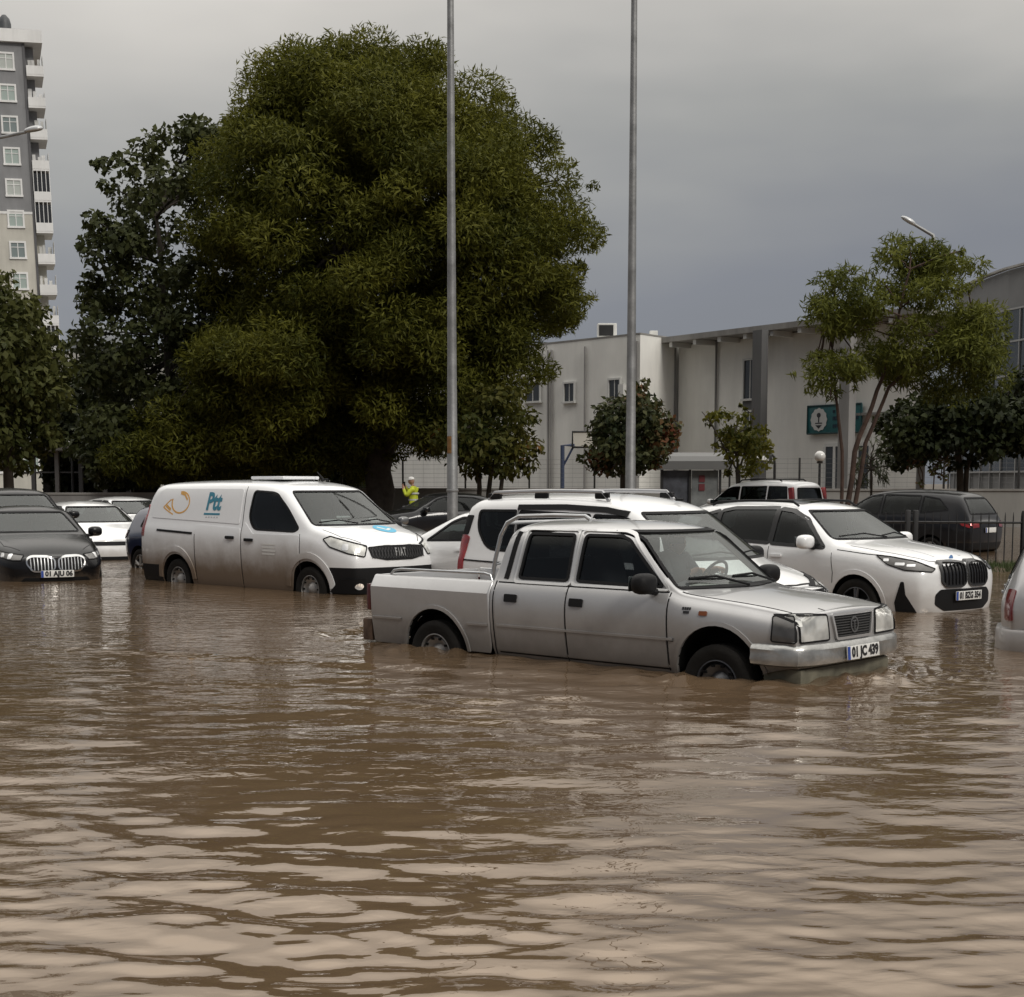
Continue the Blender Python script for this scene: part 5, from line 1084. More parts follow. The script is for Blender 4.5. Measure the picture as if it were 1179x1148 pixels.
    # roof machines
    for px, py, s in ((697, 385, .95), (750, 385, .4)):
        c = on(A0, A1, px) if px < 735 else on(A1, A2, px); c = c * 1.015; mb = MB(); mb.box((c.x, c.y, 8.68 + s * .4), (s, s * .7, s * .75), 0, .04); u = o('roof_unit', mb, M_FRAME)
        if s > .5:
            mb = MB(); mb.box((c.x - .05, c.y - s * .36, 8.68 + s * .4), (s * .75, .03, s * .55)); o('unit_fan', mb, M_BLKM, u)
    return root
build_school()
def build_sign():
    d = (Vector(B1) - Vector(B0)).normalized(); n = Vector((d.y, -d.x)); a, b = on(B0, B1, 929.5), on(B0, B1, 990.5); c = (a + b) / 2 + n * .12
    z1, z0 = zat(469.5, a.y), zat(500.5, a.y); wd = (b - a).length; hz = z1 - z0
    root = thing('school_sign', 'teal school sign board with a round white emblem on the white wall', 'sign', (c.x, c.y, (z0 + z1) / 2), math.atan2(d.y, d.x))
    m = mat('sign_teal', (.012, .105, .115), .5, var=.15)
    mb = MB(); mb.box((0, 0, 0), (wd, .08, hz), 0, .02); obj('board', mb, m, root)
    mb = MB(); mb.tube([(-wd / 2, -.05, -hz / 2), (wd / 2, -.05, -hz / 2), (wd / 2, -.05, hz / 2), (-wd / 2, -.05, hz / 2), (-wd / 2, -.05, -hz / 2)], .04, 6); obj('board_frame', mb, mat('sign_frame', (.006, .04, .045), .5), root)
    mb = MB(); r = hz * .40; cx_ = -wd / 2 + hz * .58
    k = 40; pts = []
    for i in range(k):
        t = 2 * math.pi * i / k; rr = r * (1 + .05 * math.cos(12 * t)); pts.append((cx_ + rr * math.cos(t), rr * math.sin(t) * 1.02))
    mb.prism(pts, 'Y', -.05, -.065); e = obj('emblem', mb, mat('emblem_white', (.55, .56, .55), .6), root, 0)
    mk = mat('emblem_ink', (.03, .03, .035), .6); mb = MB()
    mb.prism([(cx_ + .10 * hz * math.cos(i), .16 * hz + .09 * hz * math.sin(i)) for i in [j * .628 for j in range(10)]], 'Y', -.068, -.075)
    mb.box((cx_, -.07, -.0), (.05 * hz, .012, .2 * hz)); mb.box((cx_, -.07, -.13 * hz), (.34 * hz, .012, .04 * hz)); mb.prism([(cx_ - .16 * hz, -.2 * hz), (cx_ + .16 * hz, -.2 * hz), (cx_, -.33 * hz)], 'Y', -.068, -.075); obj('emblem_mark', mb, mk, e, 0)
    # rows of lettering, too small to read from here
    rn = random.Random(3); mb = MB(); x0 = -wd / 2 + hz * 1.25
    for row, (z, h, x1) in enumerate(((.27 * hz, .10 * hz, .80), (.02 * hz, .13 * hz, .92), (-.25 * hz, .11 * hz, .86))):
        x = x0
        while x < -wd / 2 + wd * x1:
            w_ = rn.uniform(.5, .8) * h; 
            if rn.random() < .14: x += w_; continue
            mb.box((x + w_ / 2, -.052, z), (w_ * .78, .02, h)); x += w_
    obj('sign_lettering', mb, mat('sign_print', (.006, .03, .05), .6), root, 0)
build_sign()
# grey curved building on the right
def build_arena():
    fp = [(28.4, 99), (28.05, 95), (28.0, 91), (28.15, 87.7), (28.8, 84.5), (30.1, 81.3), (32.5, 78.5), (36, 77), (46, 77), (46, 99)]
    root = thing('glazed_building', 'grey rounded building with a band of windows, cut by the right edge', 'building', (28, 88, -.3))
    def o(name, mb, m, par=None, sm=0):
        mb.v = [tuple(Vector(v) + Vector((-28, -88, .3))) for v in mb.v]; return obj(name, mb, m, par or root, sm)
    mb = MB(); mb.prism(fp, 'Z', -.3, 13.5); o('wall', mb, mat('grey_cladding', (.135, .135, .137), .7, var=.12, vscale=.5))
    ed = list(zip(fp, fp[1:]))[:7]
    mb = MB()
    for p, q in ed:
        p, q = Vector(p), Vector(q); wallbox(mb, p, q, 13.502, 13.62, .3, .05)
    o('roof_edge', mb, M_CONC)
    for p, q in ed:
        p, q = Vector(p), Vector(q); n_ = max(1, round((q - p).length / 1.7))
        for k in range(n_):
            a, b = p.lerp(q, k / n_), p.lerp(q, (k + 1) / n_); dd = (b - a).normalized() * .07
            for z0, z1 in ((9.5, 11.2), (7.6, 9.4), (5.7, 7.5), (2.2, 5.6)):
                mb = MB(); wallbox(mb, a + dd, b - dd, z0, z1, .06, .03); o('window', mb, M_BWIN)
            mb = MB(); wallbox(mb, a - dd * .6, a + dd * .6, .5, 11.19, .12, .05); o('mullion', mb, mat('mullion_grey', (.24, .24, .24), .5))
        for z in (2.1, 5.6, 7.5, 9.4, 11.2):
            mb = MB(); wallbox(mb, p, q, z, z + .1, .12, .06); o('transom', mb, mat('mullion_grey', (.24, .24, .24), .5))
build_arena()
# apartment tower on the left
def build_tower():
    Y = 154.; c = at(27, 45, Y); root = thing('apartment_tower', 'tall grey and beige apartment tower with white corner balconies, on the left', 'building', (c.x, Y, -.3)); root.rotation_euler = (0, R(-1.75), R(19)); root.location.x += 1.4
    H_ = at(27, 37, Y).z + .3; fl = 3.0; x0 = -14.
    grey = stucco('tower_grey', (.26, .262, .27), .2); beige = stucco('tower_beige', (.58, .56, .50), .2); white = stucco('tower_white', (.82, .82, .81), .15)
    zs = H_ - 1.3; zb = H_ - 1.3 - 5.35 * fl
    mb = MB(); mb.bx(x0, 0, 0, 12, zb, H_); obj('upper_wall', mb, grey, root, 0)
    mb = MB(); mb.bx(x0, 0, 0, 12, -.3, zb - .002); obj('lower_wall', mb, beige, root, 0)
    mb = MB(); mb.bx(x0 - .2, 1.75, -.45, 12.2, H_ - 1.15, H_ + .05); obj('fascia', mb, white, root, 0)
    mb = MB(); mb.bx(x0, .05, -.05, .3, zb - .12, zb + .12); obj('string_course', mb, white, root, 0)
    mb = MB(); mb.bx(-.16, .08, -.08, .1, 0, H_ - 1.2); obj('corner_pipe', mb, mat('corner_strip', (.10, .10, .105), .7), root, 0)
    n = int((H_ - 1.5) / fl)
    cur = mat('curtain_green', (.36, .43, .40), .35, coat=.6); cur2 = mat('curtain_pale', (.46, .49, .46), .35, coat=.6); cur3 = mat('curtain_dim', (.20, .24, .24), .3, coat=.6); dark = mat('dark_balcony_glass', (.03, .032, .035), .12)
    for k in range(n):
        zc = H_ - 1.3 - 1.65 - k * fl
        for xc in (-1.75, -5.4, -9.0, -12.4):
            mb = MB(); mb.bx(xc - .62, xc + .62, -.03, .02, zc - .68, zc + .68); w_ = obj('window', mb, (cur, cur2, cur, cur3)[(k * 5 + int(-xc)) % 4], root, 0)
            f = MB(); f.bx(xc - .80, xc + .80, -.10, -.032, zc + .69, zc + .87); f.bx(xc - .84, xc + .84, -.14, -.032, zc - .88, zc - .69); f.bx(xc - .80, xc - .63, -.10, -.032, zc - .69, zc + .69); f.bx(xc + .63, xc + .80, -.10, -.032, zc - .69, zc + .69); f.bx(xc - .04, xc + .04, -.08, -.033, zc - .68, zc + .68); f.bx(xc - .62, xc + .62, -.07, -.034, zc + .25, zc + .31)
            obj('window_frame', f, white, w_, 0)
        zf = H_ - 1.3 - (k + 1) * fl
        b = MB(); b.bx(.1, 1.7, -.35, 4.2, zf, zf + .18); b.bx(.1, 1.7, -.37, -.25, zf + .181, zf + 1.0); b.bx(1.6, 1.72, -.24, 4.2, zf + .181, zf + 1.0); bo = obj('balcony', b, white, root, 0)
        b = MB(); b.bx(.1, .9, 1.2, 4.2, zf + .18, zf + fl - .01); obj('balcony_recess', b, grey if k < 5 else beige, bo, 0)
        if k in (4, 5, 9, 10):
            b = MB(); b.bx(.12, 1.62, -.30, -.26, zf + 1.0, zf + fl - .25); b.bx(1.58, 1.62, -.25, 4, zf + 1.0, zf + fl - .25); g_ = obj('balcony_glazing', b, dark, bo, 0)
            b = MB()
            for x in (.12, .5, .9, 1.3, 1.66): b.bx(x - .03, x + .03, -.36, -.31, zf + 1.0, zf + fl)
            obj('glazing_bars', b, white, g_, 0)
        else:
            b = MB()
            rn = random.Random(k)
            for q in range(3): x = .25 + q * .45 + rn.uniform(-.1, .1); b.bx(x, x + rn.uniform(.2, .4), 1.0 - q * .1, 1.1 - q * .1, zf + .5, zf + rn.uniform(1.5, 2.3))
            b.bx(1.66, 1.70, -.2, 1.5, zf + 1.1, zf + 1.6 + rn.random() * .8); obj('balcony_clutter', b, white if k % 2 else M_FRAME, bo, 0)
    mb = MB(); mb.lathe([(.6, 0), (.62, .9), (.5, 1.4), (.2, 1.75), (.001, 1.8)], 'Z', (-1.6, 1.5, H_ + .05), 12); mb.bx(-2.8, .3, 1, 3, H_ + .05, H_ + .45); obj('roof_tank', mb, mat('tank_dark', (.06, .065, .07), .5), root)
build_tower()
# domed hall behind the trees, open pavilion and low walls
def build_dome():
    Y = 112.; c = at(116, 420, Y); root = thing('domed_hall', 'grey dome showing over the trees at the left', 'building', (c.x, Y, -.3))
    zt = at(116, 372, Y).z + .3; mb = MB(); mb.bx(-3.6, 8, -2.2, 9, 0, zt - 2.2); obj('wall', mb, stucco('hall_wall', (.42, .41, .38)), root, 0)
    mb = MB(); mb.lathe([(2.75 * math.cos(t), zt - 2.75 + 2.75 * math.sin(t)) for t in [i * math.pi / 24 for i in range(13)]], 'Z', (0, 1, 0), 36); obj('dome', mb, mat('lead_dome', (.13, .14, .15), .6, var=.15), root)
build_dome()
def build_pavilion():
    Y = 62.; a, b = at(8, 520, Y), at(150, 520, Y); root = thing('open_pavilion', 'dark open pavilion with a pale flat roof edge, under the trees at the left', 'pavilion', (a.x, Y, -.3))
    W_ = b.x - a.x; z = at(60, 519, Y).z + .3
    mb = MB(); mb.bx(-.4, W_ + .3, -.5, 5, z, z + .22); obj('roof', mb, M_CONC, root, 0)
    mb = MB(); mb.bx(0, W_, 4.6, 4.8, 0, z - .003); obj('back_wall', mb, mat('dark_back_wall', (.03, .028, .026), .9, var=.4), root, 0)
    for i in range(6):
        x = .1 + (W_ - .2) * i / 5; mb = MB(); mb.bx(x - .08, x + .08, -.1, .06, 0, z - .003); obj('post', mb, M_DGW if i % 2 else M_GWALL, root, 0)
    mb = MB(); mb.bx(0, W_, .0, .05, z - .9, z - .84); mb.bx(0, W_, .07, .11, 1.0, 1.05); obj('crossbar', mb, M_DGW, root, 0)
build_pavilion()
def low_wall(name, label, px0, px1, Y0, Y1, ztop, m, t=.25):
    a, b = at(px0, 570, Y0), at(px1, 570, Y1); c = (a + b) / 2; root = thing(name, label, 'wall', (c.x, c.y, -.3))
    p, q = Vector((a.x - c.x, a.y - c.y)), Vector((b.x - c.x, b.y - c.y))
    mb = MB(); wallbox(mb, p, q, 0, ztop + .22, t); obj('wall_body', mb, m, root, 0)
    mb = MB(); wallbox(mb, p, q, ztop + .222, ztop + .3, t + .08, -.04); obj('wall_cap', mb, M_CONC, root, 0); return root, p, q
low_wall('low_wall', 'low grey wall under the dark trees, behind the white hatchback', -60, 262, 54, 56, 1.20, M_GWALL)
ROOT, p_, q_ = low_wall('boundary_wall', 'long grey boundary wall of the school carrying a wire fence', 395, 1260, 60, 53, 1.34, stucco('boundary_stucco', (.34, .335, .32), .3))
def wire_fence(root, p, q, z0, z1):
    f = thing('wire_fence', 'thin wire mesh fence with dark posts standing on the long boundary wall', 'fence', root.location)
    ln = (q - p).length; n = int(ln / 2.4); d = (q - p) / ln; nn = Vector((d.y, -d.x)) * .125
    for i in range(n + 1):
        c = p + d * ln * i / n + nn; mb = MB(); mb.box((c.x, c.y, (z0 + z1) / 2), (.07, .07, z1 - z0), 0, .01); obj('post', mb, M_BLKM, f)
    for k in range(n):
        a, b = p + d * ln * k / n + nn, p + d * ln * (k + 1) / n + nn; mb = MB()
        for j in range(7): z = z0 + .06 + (z1 - z0 - .1) * j / 6; mb.tube([(a.x, a.y, z), (b.x, b.y, z)], .005, 4, cap=False)
        for j in range(1, 6): c = a.lerp(b, j / 6); mb.tube([(c.x, c.y, z0 + .04), (c.x, c.y, z1 - .03)], .0032, 4, cap=False)
        obj('wire_panel', mb, mat('wire_grey', (.20, .20, .20), .5, .4), f)
wire_fence(ROOT, p_, q_, 1.64, 2.75)
# black railing at the right, on its strip of grass
def railing():
    a, b = at(975, 600, 28.3), at(1290, 600, 27.2); c = (a + b) / 2; f = thing('metal_railing', 'black picket railing between the white SUV and the dark grey SUV', 'fence', (c.x, c.y, -.05))
    p, q = Vector((a.x - c.x, a.y - c.y)), Vector((b.x - c.x, b.y - c.y)); ln = (q - p).length; d = (q - p) / ln; zt = 1.0
    mb = MB()
    for z in (.10, zt - .10): mb.tube([(p.x, p.y, z), (q.x, q.y, z)], .022, 6)
    obj('rails', mb, M_BLKM, f)
    n = int(ln / .137); 
    for i in range(n + 1):
        c_ = p + d * ln * i / n; mb = MB(); mb.tube([(c_.x, c_.y, 0), (c_.x, c_.y, zt), (c_.x, c_.y, zt + .09)], [.011, .011, .003], 5); obj('picket', mb, M_BLKM, f)
    for px in (1044, 1053, 1178):
        w_ = on((a.x, a.y), (b.x, b.y), px); mb = MB(); mb.box((w_.x - c.x, w_.y - c.y, .56), (.085, .085, 1.12), 0, .012); obj('post', mb, M_BLKM, f)
railing()
def verge():
    a, b = at(1000, 650, 27.9), at(1300, 650, 26.8)
    mb = MB(); n = 40; rn = random.Random(5); V = []; F = []
    for i in range(n + 1):
        t = i / n
        for j in range(7):
            s = j / 6; x = a.x + (b.x - a.x) * t; y = a.y + (b.y - a.y) * t - .9 + 1.5 * s; V.append((x, y, -.16 + .24 * math.sin(math.pi * min(max(s, 0), 1)) + rn.uniform(-.015, .015)))
    for i in range(n):
        for j in range(6): F.append((i * 7 + j, i * 7 + 7 + j, i * 7 + 8 + j, i * 7 + 1 + j))
    mb.add(V, F); o = obj('verge', mb, mat('wet_soil', (.07, .05, .03), .9, var=.4), None, 60); o['kind'] = 'structure'
    V = []; F = []; rn = random.Random(9)
    for k in range(5200):
        t = rn.random(); s = rn.gauss(.5, .2)
        if not 0 < s < 1: continue
        x = a.x + (b.x - a.x) * t; y = a.y + (b.y - a.y) * t - .9 + 1.5 * s; z = -.17 + .24 * math.sin(math.pi * s); h = rn.uniform(.05, .16); an = rn.uniform(0, 6.28); l = rn.uniform(.0, .08)
        ca, sa = math.cos(an) * .008, math.sin(an) * .008; dx, dy = rn.uniform(-1, 1) * l, rn.uniform(-1, 1) * l; o_ = len(V)
        V += [(x - ca, y - sa, z), (x + ca, y + sa, z), (x + dx, y + dy, z + h)]; F.append((o_, o_ + 1, o_ + 2))
    g = MB(); g.add(V, F); o = obj('verge_grass', g, mat('grass_blades', (.045, .065, .018), .8, var=.4, vscale=1.5), None, 0); o['kind'] = 'stuff'; tag(o, 'short green grass on the strip under the black railing', 'grass')
verge()
# tall poles
def pole(label, px, Y, r0, r1, h, sticker=False):
    c = at(px, 585, Y); root = thing('floodlight_pole', label, 'pole', (c.x, Y, -.4), group='tall steel poles')
    zs = [0, .4, 2.6, 2.61, 5.5, 9, h]; mb = MB(); mb.tube([(0, 0, z) for z in zs], [r0 * 1.0, r0, r0 * .96, r0 * .93, r0 * .82, r0 * .70, r1], 20); obj('pole_shaft', mb, M_GALV, root)
    mb = MB(); mb.lathe([(r0 * 1.7, 0), (r0 * 1.7, .04), (r0 * 1.02, .05)], 'Z', (0, 0, 0), 16); obj('base_plate', mb, M_GALV, root)
    mb = MB(); mb.lathe([(r0 * .97, 1.75), (r0 * 1.12, 1.76), (r0 * 1.12, 1.80), (r0 * .97, 1.81)], 'Z', (0, 0, 0), 20); obj('pole_band', mb, M_GALV, root)
    if sticker:
        mb = MB(); k = 8
        for i in range(k):
            t0, t1 = R(200 + i * 8), R(208 + i * 8); rr = r0 * .96
            mb.add([(rr * math.cos(t), rr * math.sin(t), z) for z in (2.65, 3.05) for t in (t0, t1)], [(0, 1, 3, 2)])
        obj('pole_sticker', mb, mat('faded_orange', (.20, .10, .03), .7, var=.4, vscale=9), root)
    mb = MB(); mb.box((0, 0, h), (1.6, .12, .12), 0, .02); cb = obj('crossarm', mb, M_GALV, root)
    for x in (-.6, .6): mb = MB(); mb.box((x, -.12, h + .25), (.42, .25, .36), 0, .05); obj('floodlight', mb, M_BLACK, cb)
pole('tall steel pole in front of the big tree, the left one of the pair', 521, 36, .130, .062, 17, True); pole('tall steel pole in front of the white school, the right one of the pair', 725.5, 37, .128, .055, 17.5)
def lamp_head(root, c, rz, s, tilt=-14):
    bm = bmesh.new(); bmesh.ops.create_uvsphere(bm, u_segments=16, v_segments=10, radius=1)
    for v in bm.verts: v.co = Vector((v.co.x * .42 * s * (1 - .25 * (v.co.x > 0)), v.co.y * .16 * s, max(v.co.z, -.45) * .13 * s))
    T = Matrix.Translation(c) @ Matrix.Rotation(rz, 4, 'Z') @ Matrix.Rotation(R(tilt), 4, 'Y'); bm.verts.index_update(); mb = MB(); mb.add([T @ v.co for v in bm.verts], [[v.index for v in f.verts] for f in bm.faces]); bm.free()
    obj('lamp_head', mb, mat('lamp_grey', (.50, .51, .52), .35, .3), root, 50)
def street_lamp(label, pts, Y, r, head, rz, s, tilt=-14):
    P = [at(x, y, Y) for x, y in pts]; b = P[0]; root = thing('street_lamp', label, 'street lamp', (b.x, Y, -.35))
    L0 = [Vector((p.x - b.x, 0, p.z + .35)) for p in P]; L0[0].z = 0
    mb = MB(); mb.tube(L0, r, 12); obj('lamp_post', mb, M_GALV, root)
    h = at(*head, Y); lamp_head(root, (h.x - b.x, 0, h.z + .35), rz, s, tilt)
street_lamp('street lamp reaching out of the top of the leaning tree at the right', [(1058, 585), (1063, 462), (1071, 330), (1079, 292), (1074, 271), (1052, 258)], 50, [.15, .13, .10, .085, .06, .05], (1047, 255), 0, .75, 30)
street_lamp('street lamp whose arm comes in from the left edge before the tower', [(-40, 590), (-42, 400), (-44, 200), (-36, 172), (-12, 161), (30, 152)], 42, [.12, .11, .08, .06, .045, .04], (40, 149), 0, .72, -10)
def globe_lamp(label, px, py, Y, r, zb=-.3):
    c = at(px, py, Y); root = thing('globe_lamp', label, 'lamp', (c.x, Y, zb)); bm = bmesh.new(); bmesh.ops.create_uvsphere(bm, u_segments=20, v_segments=14, radius=r); mb = MB(); bm.verts.index_update()
    mb.add([(v.co.x, v.co.y, v.co.z + c.z - zb) for v in bm.verts], [[v.index for v in f.verts] for f in bm.faces]); bm.free(); obj('globe', mb, mat('opal_globe', (.60, .59, .57), .25, coat=.5), root, 60)
    mb = MB(); mb.tube([(0, 0, 0), (0, 0, c.z - zb - r * .9)], .05, 8); mb.lathe([(.10, 0), (.13, .05), (.06, .1)], 'Z', (0, 0, c.z - zb - r - .05), 12); obj('lamp_post', mb, M_BLKM, root)
globe_lamp('white globe lamp on a black post beside the school door', 944, 525.5, 58, .21); globe_lamp('white globe lamp over the pale roof edge of the dark pavilion', 82.5, 512, 58, .17)
def shelter():
    Y = 50.; a, b = at(763, 560, Y), at(829, 560, Y); W_ = b.x - a.x; zt = at(790, 531, Y).z + .3; root = thing('bus_shelter', 'grey bus shelter with a curved roof and a red poster, in front of the school', 'shelter', (a.x, Y, -.3))
    mb = MB(); V = [];
    prof = [(-.25, zt - .02), (-.05, zt + .16), (.35, zt + .27), (1.0, zt + .30), (1.5, zt + .22)]
    mb.prism([(y, z) for y, z in prof] + [(y, z - .05) for y, z in prof[::-1]], 'X', -.35, W_ + .4); obj('roof', mb, mat('shelter_roof', (.13, .13, .128), .5), root, 0)
    mb = MB(); mb.bx(-.3, W_ + .35, -.30, -.22, zt - .28, zt - .0); obj('roof_fascia', mb, mat('shelter_grey', (.11, .11, .11), .6), root, 0)
    mb = MB(); mb.bx(0, .86, .05, .09, .05, zt - .3); sp = obj('side_panel', mb, mat('blue_grey_panel', (.06, .065, .08), .5, var=.5, vscale=3), root, 0)
    for x in (-.02, .89, W_): mb = MB(); mb.bx(x - .04, x + .04, -.02, .04, 0, zt - .02); obj('post', mb, M_BLKM, root, 0)
    mb = MB(); mb.bx(.95, W_ - .06, .05, .07, .25, zt - .3); obj('glass_panel', mb, mat('dusty_glass', (.17, .18, .18), .15, coat=.5, var=.35, vscale=2.), root, 0)
    mb = MB(); mb.bx(1.19, 1.38, .02, .045, zt - .68, zt - .46); mb.bx(1.19, 1.38, .02, .045, zt - .96, zt - .74); obj('poster', mb, mat('poster_red', (.13, .018, .024), .6), root, 0)
    mb = MB(); mb.bx(.95, W_ - .06, -.08, .3, .55, .62); obj('bench', mb, M_CONC, root, 0)
shelter()
def arch_sign():
    Y = 52.; c = at(891.5, 560, Y); root = thing('arched_sign', 'black arched sign with a white panel, left of the globe lamp', 'sign', (c.x, Y, -.3)); z = at(880, 527, Y).z + .3
    mb = MB(); mb.tube([(0, 0, 0), (0, 0, z - .25), (-.02, 0, z + .02), (-.14, 0, z + .16), (-.34, 0, z + .19), (-.54, 0, z + .12)], .045, 8); obj('sign_post', mb, M_BLKM, root)
    mb = MB(); mb.box((-.40, 0, z + .0), (.62, .12, .28), 0, .08); bd = obj('sign_box', mb, M_BLKM, root); mb = MB(); mb.box((-.42, -.065, -.02 + z), (.42, .02, .16), 0, .01); obj('sign_face', mb, mat('sign_white', (.75, .75, .74), .4), bd)
arch_sign()
def hoop():
    Y = 66.; c = at(648, 560, Y); root = thing('basketball_hoop', 'basketball backboard on a bent blue post in the school yard', 'hoop', (c.x, Y, -.3)); z = at(648, 513, Y).z + .3; blue = mat('post_blue', (.03, .045, .09), .5)
    mb = MB(); mb.tube([(-.02, 0, 0), (-.02, 0, z), (.5, 0, z + .02)], .09, 8); mb.tube([(.0, 0, z - .9), (.45, 0, z - .05)], .05, 6); obj('post', mb, blue, root)
    b0, b1 = at(659, 515, Y), at(684, 497, Y); mb = MB(); mb.bx(b0.x - c.x, b1.x - c.x, -.06, -.02, b0.z + .3, b1.z + .3); obj('backboard', mb, mat('old_board', (.52, .50, .45), .6), root, 0)
    mb = MB(); x0, x1, z0, z1 = b0.x - c.x, b1.x - c.x, b0.z + .3, b1.z + .3; mb.tube([(x0, -.07, z0), (x1, -.07, z0), (x1, -.07, z1), (x0, -.07, z1), (x0, -.07, z0)], .045, 6); obj('board_frame', mb, M_BLKM, root)
hoop()
# ------------------------------------------------------------------ people
def skin(name, chains, parent, mats, pick, sub=2):
    """chains: list of lists of (x,y,z,r); the first point of a chain may repeat an earlier point to join there; one continuous body"""
    vs = []; es = []; rs = []; key = {}
    for ch in chains:
        prev = None
        for x, y, z, r in ch:
            k = (round(x, 4), round(y, 4), round(z, 4))
            if k not in key: key[k] = len(vs); vs.append((x, y, z)); rs.append(r)
            i = key[k]
            if prev is not None and prev != i: es.append((prev, i))
            prev = i
    me = bpy.data.meshes.new(name); me.from_pydata(vs, es, []); o = bpy.data.objects.new(name, me); COL.objects.link(o)
    md = o.modifiers.new('skin', 'SKIN'); md.use_smooth_shade = True
    if not me.skin_vertices: 
        bm = bmesh.new(); bm.from_mesh(me); bm.verts.layers.skin.verify(); bm.to_mesh(me); bm.free()
    for i, r in enumerate(rs): me.skin_vertices[0].data[i].radius = (r, r); 
    me.skin_vertices[0].data[0].use_root = True
    s = o.modifiers.new('sub', 'SUBSURF'); s.levels = sub; s.render_levels = sub
    m2 = bake(o); m2.materials.clear()
    for m in mats: m2.materials.append(m)
    for p in m2.polygons: p.use_smooth = True; p.material_index = pick(p.center)
    b = bpy.data.objects.new(name, m2); COL.objects.link(b); b.parent = parent; return b
M_SKIN = mat('skin', (.36, .20, .14), .55)
def head(parent, c, yaw, hairm, s=1.0, pitch=0.):
    """head with brow, nose, lips, ears and hair, facing local +x before the turn"""
    T = Matrix.Translation(c) @ Matrix.Rotation(yaw, 4, 'Z') @ Matrix.Rotation(pitch, 4, 'Y'); bm = bmesh.new(); bmesh.ops.create_uvsphere(bm, u_segments=28, v_segments=20, radius=1)
    for v in bm.verts:
        x, y, z = v.co; px, py, pz = x * .098, y * .076, z * .118
        if z < 0: k = 1 + .25 * z * abs(1 - 0); px *= 1 + .10 * z; py *= 1 + .28 * z
        if x > .55:
            nose = math.exp(-((y / .16) ** 2) - ((z + .18) / .20) ** 2); px += .022 * nose
            eye = math.exp(-(((abs(y) - .36) / .16) ** 2) - ((z - .08) / .12) ** 2); px -= .010 * eye
            px += .006 * math.exp(-((y / .3) ** 2) - ((z + .52) / .08) ** 2); px += .006 * math.exp(-((z - .24) / .08) ** 2) * math.exp(-(y / .6) ** 2)
        v.co = T @ (Vector((px, py, pz)) * s)
    bm.verts.index_update(); mb = MB(); mb.add([v.co for v in bm.verts], [[v.index for v in f.verts] for f in bm.faces]); bm.free()
    for g in (-1, 1):
        e = MB(); e.box((0, 0, 0), (.03, .014, .055), 0, .006); mb.add([T @ ((Vector(v) + Vector((-.005, g * .078, -.005))) * s) for v in e.v], e.f)
        e = MB(); e.lathe([(.001, .003), (.010, .002), (.013, 0)], 'X', (.084, g * .030, .010), 10); mb.add([T @ (Vector(v) * s) for v in e.v], e.f, 1)
    h = obj('head', mb, [M_SKIN, mat('eye_dark', (.03, .022, .02), .2)], parent, 60)
    bm = bmesh.new(); bmesh.ops.create_uvsphere(bm, u_segments=22, v_segments=14, radius=1); dl = []
    for v in bm.verts:
        x, y, z = v.co
        if (z < -.25) or (x > .45 and z < .55): dl.append(v)
        v.co = T @ (Vector((x * .104 - .004, y * .083, z * .124 + .003)) * s)
    bmesh.ops.delete(bm, geom=dl, context='VERTS'); bm.verts.index_update(); mb = MB(); mb.add([v.co for v in bm.verts], [[v.index for v in f.verts] for f in bm.faces]); bm.free()
    if hairm: obj('hair', mb, hairm, h, 60)
    return h, T
def hand(chains_out, wrist, d, up, s=1.0, curl=.6):
    """palm and five unequal bent fingers as chains rooted at the wrist"""
    d = Vector(d).normalized(); up = Vector(up).normalized(); sd = d.cross(up).normalized(); w_ = Vector(wrist); palm = w_ + d * .055 * s
    chains_out.append([(*w_, .022 * s), (*palm, .030 * s)])
    for k, (o, l) in enumerate(((-.030, .075), (-.010, .085), (.010, .078), (.030, .062))):
        a = palm + sd * o * s + d * .030 * s; b = a + (d * math.cos(curl * .5) - up * math.sin(curl * .5)) * l * .5 * s; c = b + (d * math.cos(curl * 1.6) - up * math.sin(curl * 1.6)) * l * .5 * s
        chains_out.append([(*palm, .030 * s), (*a, .0105 * s), (*b, .0095 * s), (*c, .008 * s)])
    a = w_ + d * .03 * s - sd * .03 * s; b = a + (d * .6 - sd * .7 - up * .3).normalized() * .035 * s; c = b + (d * .9 - up * .4).normalized() * .03 * s
    chains_out.append([(*palm, .030 * s), (*a, .014 * s), (*b, .011 * s), (*c, .009 * s)])
